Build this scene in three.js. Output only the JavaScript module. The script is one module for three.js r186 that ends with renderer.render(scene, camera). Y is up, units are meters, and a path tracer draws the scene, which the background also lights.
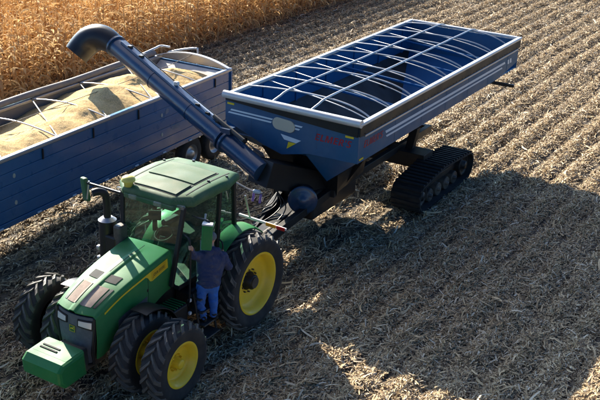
import * as THREE from 'three';
import { Sky } from 'three/addons/objects/Sky.js';
import { RoundedBoxGeometry } from 'three/addons/geometries/RoundedBoxGeometry.js';
import { MarchingCubes } from 'three/addons/objects/MarchingCubes.js';
import { mergeGeometries, mergeVertices, toCreasedNormals } from 'three/addons/utils/BufferGeometryUtils.js';

// ------------------------------------------------------------------ camera, sky, sun, exposure
const scene = new THREE.Scene();
const camera = new THREE.PerspectiveCamera(2 * Math.atan(200 / 1003) * 180 / Math.PI, 1024 / 683, 0.5, 4000);
camera.position.set(0, 10.66, 0);
camera.rotation.order = 'YXZ';
camera.rotation.set(-0.401, 0, 0.042);
scene.add(camera);

const YAW = 0.529, OX = -1.965, OZ = -18.98;               // the field's own frame: x across the rows, z along them
const cy = Math.cos(YAW), sy = Math.sin(YAW);
const toWorld = (x, y, z) => new THREE.Vector3(OX + cy * x - sy * z, y, OZ + sy * x + cy * z);
const dirWorld = (x, y, z) => new THREE.Vector3(cy * x - sy * z, y, sy * x + cy * z).normalize();
const SUN = dirWorld(-1.85, 1, -1.15);

const sky = new Sky();
sky.name = 'sky';
sky.scale.setScalar(3000);
sky.userData = { kind: 'structure', label: 'clear pale blue autumn sky overhead', category: 'sky' };
Object.assign(sky.material.uniforms.sunPosition.value, SUN);
sky.material.uniforms.turbidity.value = 4;
sky.material.uniforms.rayleigh.value = 0.9;
sky.material.uniforms.mieCoefficient.value = 0.004;
scene.add(sky);
scene.environmentIntensity = 0.17;

const sun = new THREE.DirectionalLight(new THREE.Color(1, 0.89, 0.72), 5);
sun.position.copy(toWorld(0, 0, -4).addScaledVector(SUN, 60));
sun.target.position.copy(toWorld(0, 0, -4));
sun.castShadow = true;
sun.shadow.mapSize.set(4096, 4096);
Object.assign(sun.shadow.camera, { left: -30, right: 30, top: 30, bottom: -30, near: 1, far: 140 });
sun.shadow.bias = -0.0005;
scene.add(sun, sun.target);

const renderer = new THREE.WebGLRenderer({ antialias: true });
renderer.setSize(1024, 683);
renderer.shadowMap.enabled = true;
renderer.toneMapping = THREE.LinearToneMapping;
renderer.toneMappingExposure = 3.2;

// ------------------------------------------------------------------ helpers
let seed = 12345;
const rnd = () => { seed |= 0; seed = seed + 0x6D2B79F5 | 0; let t = Math.imul(seed ^ seed >>> 15, 1 | seed); t = t + Math.imul(t ^ t >>> 7, 61 | t) ^ t; return ((t ^ t >>> 14) >>> 0) / 4294967296; };
const rr = (a, b) => a + (b - a) * rnd();
const V = (x, y, z) => new THREE.Vector3(x, y, z);
const lerp = (a, b, t) => a + (b - a) * t, clamp = (x, a = 0, b = 1) => Math.min(b, Math.max(a, x));
const smooth = (a, b, x) => { const t = clamp((x - a) / (b - a)); return t * t * (3 - 2 * t); };
const hash = (x, y, s) => { let h = Math.imul(x, 374761393) + Math.imul(y, 668265263) + Math.imul(s, 974634777) | 0; h = Math.imul(h ^ h >>> 13, 1274126177); return ((h ^ h >>> 16) >>> 0) / 4294967296; };
function vnoise(x, y, s, per = 0) {
  const xi = Math.floor(x), yi = Math.floor(y), fx = x - xi, fy = y - yi, u = fx * fx * (3 - 2 * fx), v = fy * fy * (3 - 2 * fy);
  const w = per ? (a) => ((a % per) + per) % per : (a) => a;
  const a = hash(w(xi), w(yi), s), b = hash(w(xi + 1), w(yi), s), c = hash(w(xi), w(yi + 1), s), d = hash(w(xi + 1), w(yi + 1), s);
  return lerp(lerp(a, b, u), lerp(c, d, u), v);
}
function fbm(x, y, s, oct = 4, per = 0) { let v = 0, a = 0.5, n = 0; for (let i = 0; i < oct; i++) { v += a * vnoise(x, y, s + i, per); n += a; a *= 0.5; x *= 2; y *= 2; per *= 2; } return v / n; }
function tex(size, fn, srgb = true) {                       // fn(u, v) -> [r, g, b] linear (srgb) or raw
  const d = new Uint8Array(size * size * 4);
  const enc = (c) => { c = clamp(c); return srgb ? (c <= 0.0031308 ? 12.92 * c : 1.055 * Math.pow(c, 1 / 2.4) - 0.055) : c; };
  for (let j = 0; j < size; j++) for (let i = 0; i < size; i++) {
    const c = fn(i / size, j / size), k = (j * size + i) * 4;
    d[k] = enc(c[0]) * 255; d[k + 1] = enc(c[1]) * 255; d[k + 2] = enc(c[2]) * 255; d[k + 3] = 255;
  }
  const t = new THREE.DataTexture(d, size, size);
  t.wrapS = t.wrapT = THREE.RepeatWrapping; t.magFilter = THREE.LinearFilter; t.minFilter = THREE.LinearMipmapLinearFilter; t.generateMipmaps = true;
  if (srgb) t.colorSpace = THREE.SRGBColorSpace;
  t.needsUpdate = true; return t;
}
const rep = (t, r) => { const c = t.clone(); c.repeat.set(r, r); c.needsUpdate = true; return c; };
// uv in metres, by the way each face points
function boxUV(g) {
  g = g.index ? g.toNonIndexed() : g;
  const p = g.attributes.position, n = g.attributes.normal, uv = new Float32Array(p.count * 2);
  for (let i = 0; i < p.count; i += 3) {
    let nx = 0, ny = 0, nz = 0;
    for (let k = 0; k < 3; k++) { nx += Math.abs(n.getX(i + k)); ny += Math.abs(n.getY(i + k)); nz += Math.abs(n.getZ(i + k)); }
    for (let k = 0; k < 3; k++) {
      const x = p.getX(i + k), y = p.getY(i + k), z = p.getZ(i + k), j = (i + k) * 2;
      if (ny >= nx && ny >= nz) { uv[j] = x; uv[j + 1] = z; } else if (nx >= nz) { uv[j] = z; uv[j + 1] = y; } else { uv[j] = x; uv[j + 1] = y; }
    }
  }
  g.setAttribute('uv', new THREE.BufferAttribute(uv, 2));
  return g;
}
function clean(g) { g = g.index ? g.toNonIndexed() : g; for (const k of Object.keys(g.attributes)) if (!['position', 'normal', 'uv'].includes(k)) g.deleteAttribute(k); return g; }
function mesh(name, geos, mat, parent, opt = {}) {
  let list = (Array.isArray(geos) ? geos : [geos]).map(clean);
  if (!opt.uv) list = list.map((g) => { if (!g.attributes.normal) g.computeVertexNormals(); return boxUV(g); });
  const m = new THREE.Mesh(list.length > 1 ? mergeGeometries(list) : list[0], mat);
  m.name = name; m.castShadow = m.receiveShadow = true;
  if (opt.label) m.userData.label = opt.label;
  if (opt.kind) m.userData.kind = opt.kind;
  parent.add(m); return m;
}
function group(name, parent, x = 0, y = 0, z = 0) { const g = new THREE.Group(); g.name = name; g.position.set(x, y, z); parent.add(g); return g; }
const used = {};
function thing(name, label, category, x, z, turn = 0, grp) {
  const n = used[name] = (used[name] ?? -1) + 1;
  const g = new THREE.Group(); g.name = n ? `${name}_${String(n).padStart(3, '0')}` : name;
  g.position.copy(toWorld(x, 0, z)); g.rotation.y = -(YAW + turn);
  g.userData = { label, category }; if (grp) g.userData.group = grp;
  scene.add(g); return g;
}
const box = (w, h, d, x, y, z, rx = 0, ry = 0, rz = 0, rad = 0.012) => {
  const g = new RoundedBoxGeometry(w, h, d, 2, Math.min(rad, w / 3, h / 3, d / 3));
  g.rotateX(rx); g.rotateY(ry); g.rotateZ(rz); g.translate(x, y, z); return g;
};
function cyl(p, q, r1, r2 = r1, seg = 14, open = false) {
  const a = V(...p), b = V(...q), d = b.clone().sub(a), g = new THREE.CylinderGeometry(r2, r1, d.length(), seg, 1, open);
  g.applyQuaternion(new THREE.Quaternion().setFromUnitVectors(V(0, 1, 0), d.clone().normalize()));
  g.translate((a.x + b.x) / 2, (a.y + b.y) / 2, (a.z + b.z) / 2); return g;
}
function beam(p, q, w, h) {                                  // rectangular bar between two points, h upright
  const a = V(...p), b = V(...q), d = b.clone().sub(a), g = new RoundedBoxGeometry(w, h, d.length(), 2, Math.min(0.012, w / 3, h / 3));
  const m = new THREE.Matrix4().lookAt(b, a, Math.abs(d.y) > 0.95 * d.length() ? V(1, 0, 0) : V(0, 1, 0));
  g.applyMatrix4(m); g.translate((a.x + b.x) / 2, (a.y + b.y) / 2, (a.z + b.z) / 2); return g;
}
function tube(pts, r, n = 24, seg = 8, tension = 0.5) {
  return new THREE.TubeGeometry(new THREE.CatmullRomCurve3(pts.map((p) => V(...p)), false, 'catmullrom', tension), n, r, seg, false);
}
function pipe(pts, r, n = 24, seg = 10) {                    // a tube with closed ends
  const g = [clean(tube(pts, r, n, seg))], c = new THREE.CatmullRomCurve3(pts.map((p) => V(...p)), false, 'catmullrom', 0.5);
  for (const [t, s] of [[0, -1], [1, 1]]) {
    const k = new THREE.CircleGeometry(r, seg), d = c.getTangent(t).multiplyScalar(s), p = c.getPoint(t);
    k.applyQuaternion(new THREE.Quaternion().setFromUnitVectors(V(0, 0, 1), d)); k.translate(p.x, p.y, p.z); g.push(clean(k));
  }
  return mergeGeometries(g);
}
function plate(pts, t = 0.03) {                              // a flat polygon of points in space, with thickness t
  const P = pts.map((p) => V(...p)), n = V(0, 0, 0);
  for (let i = 0; i < P.length; i++) { const a = P[i], b = P[(i + 1) % P.length]; n.x += (a.y - b.y) * (a.z + b.z); n.y += (a.z - b.z) * (a.x + b.x); n.z += (a.x - b.x) * (a.y + b.y); }
  n.normalize();
  const u = P[1].clone().sub(P[0]).normalize(), v = n.clone().cross(u);
  const P2 = P.map((p) => new THREE.Vector2(p.dot(u), p.dot(v))), tri = THREE.ShapeUtils.triangulateShape(P2, []), o = [];
  const A = P.map((p) => p.clone().addScaledVector(n, t / 2)), B = P.map((p) => p.clone().addScaledVector(n, -t / 2));
  for (const [i, j, k] of tri) { o.push(A[i], A[j], A[k], B[i], B[k], B[j]); }
  for (let i = 0; i < P.length; i++) { const j = (i + 1) % P.length; o.push(B[i], B[j], A[j], B[i], A[j], A[i]); }
  const g = new THREE.BufferGeometry().setFromPoints(o); g.computeVertexNormals(); return g;
}
function extr(pts, depth, bevel = 0.01) {                    // outline in x,y pushed along z
  const s = new THREE.Shape(pts.map(([x, y]) => new THREE.Vector2(x, y)));
  return new THREE.ExtrudeGeometry(s, { depth, bevelEnabled: bevel > 0, bevelSize: bevel, bevelThickness: bevel, bevelSegments: 2, curveSegments: 8 });
}
function grid(nu, nv, fn, uvfn) {                            // fn(u, v) -> [x, y, z]
  const pos = [], uv = [], idx = [];
  for (let j = 0; j <= nv; j++) for (let i = 0; i <= nu; i++) { pos.push(...fn(i / nu, j / nv)); uv.push(...(uvfn ? uvfn(i / nu, j / nv) : [i / nu, j / nv])); }
  for (let j = 0; j < nv; j++) for (let i = 0; i < nu; i++) { const a = j * (nu + 1) + i, b = a + 1, c = a + nu + 1, d = c + 1; idx.push(a, b, d, a, d, c); }
  const g = new THREE.BufferGeometry();
  g.setAttribute('position', new THREE.Float32BufferAttribute(pos, 3)); g.setAttribute('uv', new THREE.Float32BufferAttribute(uv, 2));
  g.setIndex(idx); g.computeVertexNormals(); return g;
}
function shell(nu, nv, fn, th) {                             // a bent sheet with thickness: fn(u, v, out)
  const top = grid(nu, nv, (u, v) => fn(u, v, 0)), low = grid(nu, nv, (u, v) => fn(u, v, -th));
  const ring = [];
  for (let i = 0; i <= nu; i++) ring.push([i / nu, 0]); for (let j = 1; j <= nv; j++) ring.push([1, j / nv]);
  for (let i = nu - 1; i >= 0; i--) ring.push([i / nu, 1]); for (let j = nv - 1; j >= 0; j--) ring.push([0, j / nv]);
  const rim = grid(ring.length - 1, 1, (a, b) => { const [u, v] = ring[Math.round(a * (ring.length - 1))]; return fn(u, v, -th * b); });
  return mergeGeometries([clean(top), clean(low), clean(rim)]);
}
const lathe = (prof, seg = 48) => { const g = new THREE.LatheGeometry(prof.map(([r, y]) => new THREE.Vector2(r, y)), seg); g.rotateZ(-Math.PI / 2); return g; };   // axis along +x

// ------------------------------------------------------------------ materials
// paint with dust that has settled on it in blotches and specks
function paint(rgb, o = {}) {
  const { dust = 0.25, dustRGB = [0.36, 0.28, 0.19], rough = 0.42, coat = 0.5, metal = 0, s = Math.floor(rnd() * 1000), coatRough = 0.25, scale = 0.5, spec = 1 } = o;
  const map = tex(256, (u, v) => {
    const big = fbm(u * 4, v * 4, s, 4, 4), fine = hash(u * 256 | 0, v * 256 | 0, s + 9), mid = fbm(u * 24, v * 24, s + 5, 3, 24);
    const k = clamp(dust * (smooth(0.35, 0.8, big) * 0.9 + 0.35 * mid + (fine > 0.93 ? 0.8 : 0)));
    const w = 0.94 + 0.12 * mid;
    return [0, 1, 2].map((i) => lerp(rgb[i] * w, dustRGB[i], k));
  });
  const rg = tex(128, (u, v) => { const r = clamp(rough + 0.35 * (fbm(u * 6, v * 6, s + 3, 4, 6) - 0.45)); return [r, r, r]; }, false);
  return new THREE.MeshPhysicalMaterial({ map: rep(map, scale), roughness: 1, roughnessMap: rep(rg, scale), metalness: metal, clearcoat: coat, clearcoatRoughness: coatRough, specularIntensity: spec, side: THREE.DoubleSide });
}
const plain = (rgb, rough = 0.6, metal = 0, o = {}) => new THREE.MeshPhysicalMaterial({ color: new THREE.Color().setRGB(...rgb), roughness: rough, metalness: metal, side: THREE.DoubleSide, ...o });
const M = {
  green: paint([0.014, 0.185, 0.046], { dust: 0.08, rough: 0.6, coat: 0.08, coatRough: 0.3, spec: 0.55 }),
  roofGreen: paint([0.03, 0.115, 0.042], { dust: 0.2, rough: 0.66, coat: 0, spec: 0.5 }),
  roofPanel: paint([0.085, 0.15, 0.08], { dust: 0.3, rough: 0.72, coat: 0, spec: 0.5 }),
  yellow: paint([0.92, 0.6, 0.006], { dust: 0.12, rough: 0.45, coat: 0.3 }),
  blue: paint([0.010, 0.085, 0.2], { dust: 0.06, rough: 0.4, coat: 0.4 }),
  spout: paint([0.009, 0.011, 0.016], { dust: 0.03, rough: 0.45, coat: 0.2, spec: 0.7 }),
  sideBlue: paint([0.022, 0.095, 0.19], { dust: 0.14, dustRGB: [0.24, 0.25, 0.26], rough: 0.55, coat: 0.1, spec: 0.6 }),
  augerBlue: paint([0.008, 0.045, 0.11], { dust: 0.05, rough: 0.32, coat: 0.6, coatRough: 0.2 }),
  boxInside: paint([0.008, 0.085, 0.24], { dust: 0.0, rough: 0.7, coat: 0, spec: 0.35 }),
  trailerBlue: paint([0.014, 0.12, 0.27], { dust: 0.09, dustRGB: [0.3, 0.3, 0.3], rough: 0.33, coat: 0.7, coatRough: 0.16 }),
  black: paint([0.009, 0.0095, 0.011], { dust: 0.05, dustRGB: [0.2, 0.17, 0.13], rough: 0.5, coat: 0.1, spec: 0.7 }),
  rubber: paint([0.016, 0.016, 0.017], { dust: 0.3, dustRGB: [0.09, 0.075, 0.06], rough: 0.8, coat: 0, scale: 1 }),
  dirtyRubber: paint([0.012, 0.012, 0.012], { dust: 0.22, dustRGB: [0.13, 0.11, 0.085], rough: 0.85, coat: 0, scale: 1 }),
  lugRubber: paint([0.03, 0.029, 0.027], { dust: 0.4, dustRGB: [0.22, 0.19, 0.15], rough: 0.6, coat: 0, scale: 1 }),
  iron: paint([0.03, 0.03, 0.032], { dust: 0.3, rough: 0.6, coat: 0, metal: 0.2 }),
  silver: paint([0.55, 0.55, 0.56], { dust: 0.3, rough: 0.4, coat: 0, metal: 0.75 }),
  rail: paint([0.66, 0.66, 0.65], { dust: 0.2, rough: 0.38, coat: 0, metal: 0.35 }),
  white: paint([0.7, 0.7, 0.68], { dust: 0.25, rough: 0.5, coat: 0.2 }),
  grey: paint([0.2, 0.2, 0.2], { dust: 0.25, rough: 0.55, coat: 0 }),
  tarp: paint([0.16, 0.17, 0.19], { dust: 0.4, rough: 0.75, coat: 0 }),
  glass: new THREE.MeshPhysicalMaterial({ color: new THREE.Color().setRGB(0.72, 0.88, 0.8), transmission: 1, thickness: 0, roughness: 0.03, ior: 1.5, side: THREE.DoubleSide }),
  lens: new THREE.MeshPhysicalMaterial({ color: new THREE.Color().setRGB(0.95, 0.95, 0.92), transmission: 0.9, thickness: 0, roughness: 0.08 }),
  chrome: plain([0.8, 0.8, 0.8], 0.12, 1),
  reflector: plain([0.8, 0.78, 0.72], 0.25, 0.3),
  amber: plain([0.75, 0.32, 0.02], 0.3), red: plain([0.45, 0.02, 0.015], 0.35), redPaint: plain([0.4, 0.012, 0.02], 0.5),
  scuff: paint([0.12, 0.16, 0.22], { dust: 0.5, dustRGB: [0.35, 0.36, 0.38], rough: 0.5, coat: 0, scale: 1.5 }),
  decal: plain([0.62, 0.7, 0.76], 0.45), decalYellow: plain([0.75, 0.55, 0.02], 0.45),
  oval: plain([0.5, 0.46, 0.36], 0.6), vent: plain([0.006, 0.006, 0.006], 0.8),
  hose: plain([0.012, 0.012, 0.012], 0.5), purple: plain([0.3, 0.2, 0.5], 0.4), interior: plain([0.03, 0.03, 0.03], 0.8), seat: plain([0.05, 0.05, 0.045], 0.9),
};
// a screen of fine wire
M.screen = (() => {
  const f = (a, b) => tex(128, (u, v) => { const k = (Math.sin(u * Math.PI * 32) ** 2 > 0.45 || Math.sin(v * Math.PI * 32) ** 2 > 0.45) ? a : b; const w = 0.8 + 0.4 * fbm(u * 6, v * 6, 5, 3, 6); return k.map((x) => x * w); });
  return (rgb) => new THREE.MeshStandardMaterial({ map: rep(f(rgb, rgb.map((x) => x * 0.3)), 3), roughness: 0.9, metalness: 0, side: THREE.DoubleSide });
})();
M.grille = M.screen([0.12, 0.12, 0.12]); M.ventTan = M.screen([0.4, 0.3, 0.23]);
function lettering(text, { w = 512, h = 128, font = 'bold 100px sans-serif', fill = '#b01a24', bg = null, skew = 0 } = {}) {
  const c = document.createElement('canvas'); c.width = w; c.height = h; const x = c.getContext('2d');
  if (bg) { x.fillStyle = bg; x.fillRect(0, 0, w, h); } else x.clearRect(0, 0, w, h);
  x.font = font; x.fillStyle = fill; x.textAlign = 'center'; x.textBaseline = 'middle';
  x.setTransform(1, 0, skew, 1, -skew * h / 2, 0); x.fillText(text, w / 2, h / 2 + 4);
  const t = new THREE.CanvasTexture(c); t.colorSpace = THREE.SRGBColorSpace; return t;
}

// ------------------------------------------------------------------ ground
const ROW = 0.76, CORN_X = -13.3;
const rowPhase = (x) => (x - CORN_X) / ROW * Math.PI * 2;
const groundH = (x, z) => -0.035 + 0.02 * Math.cos(rowPhase(x)) + 0.05 * (fbm(x * 1.3, z * 0.8, 71, 3) - 0.5) + 0.03 * (fbm(x * 5, z * 5, 72, 2) - 0.5);
{
  const axis = (a, b, step, far) => { const o = []; for (let x = a; x <= b + 1e-6; x += step) o.push(x); let d = step; for (let x = b; x < far;) { d *= 1.5; x += d; o.push(x); } d = step; for (let x = a; x > -far;) { d *= 1.5; x -= d; o.unshift(x); } return o; };
  const xs = axis(-26, 10, 0.11, 1500), zs = axis(-52, 8, 0.16, 1500), nx = xs.length - 1, nz = zs.length - 1;
  const g = grid(nx, nz, (u, v) => { const x = xs[Math.round(u * nx)], z = zs[Math.round(v * nz)], near = Math.abs(x) < 60 && Math.abs(z) < 80; return [x, near ? groundH(x, z) : -0.035, z]; }, (u, v) => [xs[Math.round(u * nx)] / 6, zs[Math.round(v * nz)] / 6]);
  g.index.array.reverse(); g.computeVertexNormals();
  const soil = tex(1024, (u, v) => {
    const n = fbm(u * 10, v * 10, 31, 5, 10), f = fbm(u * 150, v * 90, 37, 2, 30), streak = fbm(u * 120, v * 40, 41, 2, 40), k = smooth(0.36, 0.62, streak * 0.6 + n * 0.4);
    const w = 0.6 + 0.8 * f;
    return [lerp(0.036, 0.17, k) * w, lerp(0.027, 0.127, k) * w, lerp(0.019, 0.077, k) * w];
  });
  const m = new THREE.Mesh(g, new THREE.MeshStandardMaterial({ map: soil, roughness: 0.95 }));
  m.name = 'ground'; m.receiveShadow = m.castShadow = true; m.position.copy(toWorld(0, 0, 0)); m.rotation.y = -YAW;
  m.userData = { kind: 'structure', label: 'harvested corn field soil strewn with chopped straw coloured residue', category: 'ground' };
  scene.add(m);
}

// residue: strips of leaf and husk and bits of stalk lying on the soil
function strip(len, wid, bend, curl, n = 4) {
  return grid(1, n, (u, v) => { const a = (v - 0.5), w = wid * (1 - 0.7 * Math.abs(a) * 1.6 * Math.abs(a)); return [(u - 0.5) * w + curl * a * a * len, bend * (0.25 - a * a) * 4 * len + Math.abs(u - 0.5) * w * 0.35, a * len]; });
}
function instances(name, geo, mat, list, label, category, colors) {
  const m = new THREE.InstancedMesh(geo, mat, list.length), q = new THREE.Object3D(), c = new THREE.Color();
  list.forEach((e, i) => { q.position.copy(toWorld(e[0], e[1], e[2])); q.rotation.set(e[3], e[4] - YAW, e[5], 'YXZ'); q.scale.set(e[6], e[7] ?? e[6], e[6]); q.updateMatrix(); m.setMatrixAt(i, q.matrix); if (colors) m.setColorAt(i, c.setRGB(...colors(i, e))); });
  m.name = name; m.castShadow = m.receiveShadow = true; m.userData = { kind: 'stuff', label, category }; scene.add(m); return m;
}
const straw = () => { const t = rnd(), w = rr(0.7, 1.2); return t < 0.22 ? [0.2 * w, 0.135 * w, 0.075 * w] : t < 0.5 ? [0.42 * w, 0.295 * w, 0.155 * w] : t < 0.88 ? [0.63 * w, 0.475 * w, 0.265 * w] : [0.74 * w, 0.63 * w, 0.44 * w]; };
// which ground the picture can show: a generous wedge from the camera
const camL = [11.275, 15.394];
const inWedge = (x, z, pad = 0) => { const dx = x - camL[0], dz = z - camL[1], fx = -sy, fz = -cy, f = dx * fx + dz * fz, s = dx * cy - dz * sy; return f > 11.5 && f < 60 && Math.abs(s) < f * 0.345 + 1.2 + pad; };
{
  const leaf = plain([1, 1, 1], 0.7, 0, { specularIntensity: 0.6 }), stem = plain([1, 1, 1], 0.65, 0, { specularIntensity: 0.6 });
  const kinds = [['corn_leaf_litter', strip(0.145, 0.0135, 0.12, 0.34), leaf, 430000, 'dry corn leaf strips littering the harvested rows'], ['husk_litter', strip(0.085, 0.022, 0.18, -0.2), leaf, 190000, 'pale torn corn husks scattered over the soil'], ['stalk_litter', new THREE.CylinderGeometry(0.009, 0.011, 0.19, 5).rotateX(Math.PI / 2), stem, 60000, 'short chopped corn stalk pieces lying on the ground'], ['long_leaf_litter', strip(0.33, 0.026, 0.08, 0.5, 7), leaf, 20000, 'long curled dry corn leaves lying over the chopped residue']];
  for (const [name, geo, mat, n, label] of kinds) {
    const list = [];
    while (list.length < n) {
      // even in the picture rather than in the field: nearer ground gets more
      const f = 12 + 47 * Math.pow(rnd(), 1.3), s = (rnd() * 2 - 1) * (f * 0.345 + 1.2), x = camL[0] - sy * f + cy * s, z = camL[1] - cy * f - sy * s;
      if (x < CORN_X - 2.5) continue;
      const ridge = 0.5 + 0.5 * Math.cos(rowPhase(x) + 3.2 * (fbm(x * 0.5, z * 0.3, 81, 3) - 0.5)), patch = fbm(x * 1.6, z * 1.1, 83, 3);
      // barer where driven over, thinned further to deepen shade by trailer and tractor
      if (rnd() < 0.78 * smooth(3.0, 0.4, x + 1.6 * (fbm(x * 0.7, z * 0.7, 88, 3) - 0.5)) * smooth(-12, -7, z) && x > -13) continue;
      if (rnd() > 0.3 + 0.7 * smooth(0.0, 0.16, ridge) * (0.6 + patch) - 0.3 * smooth(0.6, 0.3, patch)) continue;
      list.push([x, groundH(x, z) + Math.abs(rr(-0.004, 0.014 + 0.1 * ridge * smooth(0.3, 0.7, patch))), z, rr(-0.5, 0.5), rnd() < 0.45 ? rr(-0.7, 0.7) : rr(0, 6.28), rr(-0.7, 0.7), rr(0.45, 1.5) * (rnd() < 0.05 ? 1.6 : 1), rr(0.5, 1.6)]);
    }
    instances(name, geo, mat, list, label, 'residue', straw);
  }
  const st = [];
  for (let k = 0; k < 32; k++) { const x0 = CORN_X + ROW * (k + 1); for (let z = -50; z < 6; z += 0.17) { const x = x0 + rr(-0.05, 0.05), zz = z + rr(-0.05, 0.05); if (!inWedge(x, zz, 1) || rnd() < 0.3) continue; st.push([x, groundH(x, zz) - 0.02, zz, rr(-0.3, 0.9), rr(0, 6.28), rr(-0.3, 0.3), rr(0.7, 1.2), rr(0.6, 1.5)]); } }
  const sg = new THREE.CylinderGeometry(0.011, 0.014, 0.17, 6); sg.translate(0, 0.085, 0);
  instances('stubble', sg, stem, st, 'short cut corn stalk stubble standing in rows', 'stubble', straw);
}

// ------------------------------------------------------------------ standing corn
const cornLeafMat = (r, g, b) => new THREE.MeshPhysicalMaterial({ color: new THREE.Color().setRGB(r, g, b), roughness: 0.9, specularIntensity: 0.25, transmission: 0.35, thickness: 0, side: THREE.DoubleSide });
const cornMats = [cornLeafMat(0.76, 0.51, 0.24), cornLeafMat(0.84, 0.61, 0.31), cornLeafMat(0.6, 0.37, 0.16)], stalkMats = [plain([0.42, 0.28, 0.12], 0.7), plain([0.34, 0.2, 0.09], 0.7), plain([0.48, 0.34, 0.17], 0.7)];
function cornPlant(v) {
  const h = rr(1.95, 2.4), lean = rr(-0.12, 0.12), leanZ = rr(-0.1, 0.1);
  const at = (t) => V(lean * t * t, h * t, leanZ * t * t);
  const stalk = clean(tube([0, 0.33, 0.66, 1].map((t) => at(t).toArray()), 0.013, 4, 5));
  const leaves = [];
  const n = 10 + Math.floor(rnd() * 3);
  for (let i = 0; i < n; i++) {
    const t = lerp(0.2, 0.93, i / (n - 1)), p = at(t), az = (i % 2) * Math.PI + rr(-0.6, 0.6) + v, len = rr(0.5, 0.85) * (1.1 - 0.5 * t), w = rr(0.06, 0.105), rise = rr(0.4, 1.2), droop = rr(1.4, 2.8), tw = rr(-1.2, 1.2);
    const g = grid(2, 6, (u, q) => {
      const a = rise - droop * q, s = q * len; let dx = 0, dy = 0;
      for (let k = 0; k < 6; k++) { const aa = rise - droop * (q * k / 6); dx += Math.cos(aa) * s / 6; dy += Math.sin(aa) * s / 6; }
      const ww = w * Math.sin(Math.PI * clamp(0.12 + 0.88 * q)) ** 0.6 * (u - 0.5), fold = Math.abs(u - 0.5) * w * 0.5, roll = tw * q;
      const lx = dx - Math.sin(a) * fold, ly = dy + Math.cos(a) * fold + Math.sin(roll) * ww, lz = Math.cos(roll) * ww;
      return [p.x + lx * Math.cos(az) - lz * Math.sin(az), p.y + ly, p.z + lx * Math.sin(az) + lz * Math.cos(az)];
    });
    leaves.push(clean(g));
  }
  const top = at(1);
  for (let i = 0; i < 6; i++) { const a = rr(0, 6.28), o = i ? rr(0.06, 0.16) : 0.02; leaves.push(clean(tube([top.toArray(), [top.x + Math.cos(a) * o * 0.5, top.y + 0.13, top.z + Math.sin(a) * o * 0.5], [top.x + Math.cos(a) * o * 1.3, top.y + rr(0.16, 0.28), top.z + Math.sin(a) * o * 1.3]], 0.006, 3, 3))); }
  const e = at(rr(0.42, 0.5)), ea = rr(0, 6.28), ear = new THREE.LatheGeometry([[0, 0], [0.026, 0.02], [0.034, 0.09], [0.026, 0.18], [0, 0.25]].map(([a, b]) => new THREE.Vector2(a, b)), 7);
  ear.rotateZ(rr(1.9, 2.6)); ear.rotateY(ea); ear.translate(e.x + 0.02 * Math.cos(ea), e.y, e.z);
  return { stalk, leaves: mergeGeometries(leaves), ear: clean(ear) };
}
{
  const protos = []; for (let i = 0; i < 8; i++) protos.push(cornPlant(rr(0, 6.28)));
  const seenCorn = (x, z) => inWedge(x, z, 2.5) && z > -44;
  const spots = [], rest = [[], [], [], [], [], [], [], []];
  for (let k = 0; k < 22; k++) for (let z = -44; z < 4; z += 0.175) {
    const x = CORN_X - ROW * k + rr(-0.05, 0.05), zz = z + rr(-0.05, 0.05);
    if (!seenCorn(x, zz) || rnd() < 0.05) continue;
    spots.push([x, zz, k]);
  }
  // the front rows, seen largest, stand as plants of their own
  const front = spots.filter(([x, z, k]) => k < 3 && z > -34 && z < -5.5).sort((a, b) => a[2] - b[2]).slice(0, 300), set = new Set(front);
  const husk = plain([0.6, 0.42, 0.2], 0.95, 0, { specularIntensity: 0.2 }), originals = protos.map((p, i) => { const g = new THREE.Group(); mesh('stalk', p.stalk.clone(), stalkMats[i % 3], g); mesh('foliage', p.leaves.clone(), cornMats[i % 3], g, { kind: 'stuff' }); mesh('ear', p.ear.clone(), husk, g); return g; });
  front.forEach(([x, z], i) => {
    const c = originals[i * 5 % 8].clone(); c.name = i ? `corn_plant_${String(i).padStart(3, '0')}` : 'corn_plant';
    c.position.copy(toWorld(x, groundH(x, z) - 0.03, z)); c.rotation.set(rr(-0.07, 0.07), rr(0, 6.28), rr(-0.07, 0.07)); c.scale.setScalar(rr(0.9, 1.12));
    c.userData = { label: 'dry golden corn plant standing in the front rows along the field edge', category: 'corn', group: 'corn plants along the edge of the standing field' };
    scene.add(c);
  });
  spots.forEach((s) => { if (!set.has(s)) rest[Math.floor(rnd() * 8)].push([s[0], groundH(s[0], s[1]) - 0.03, s[1], rr(-0.08, 0.08), rr(0, 6.28), rr(-0.08, 0.08), rr(0.88, 1.14)]); });
  const mass = new THREE.Group(); mass.name = 'standing_corn'; mass.userData = { kind: 'stuff', label: 'dense mass of dry standing corn behind the front rows', category: 'corn' }; scene.add(mass);
  rest.forEach((l, i) => { if (!l.length) return; const g = mergeGeometries([protos[i].stalk, protos[i].leaves, protos[i].ear]); const im = instances('corn_plants', g, cornMats[i % 3], l, '', '', null); im.userData = { kind: 'stuff' }; mass.add(im); });
}

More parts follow.
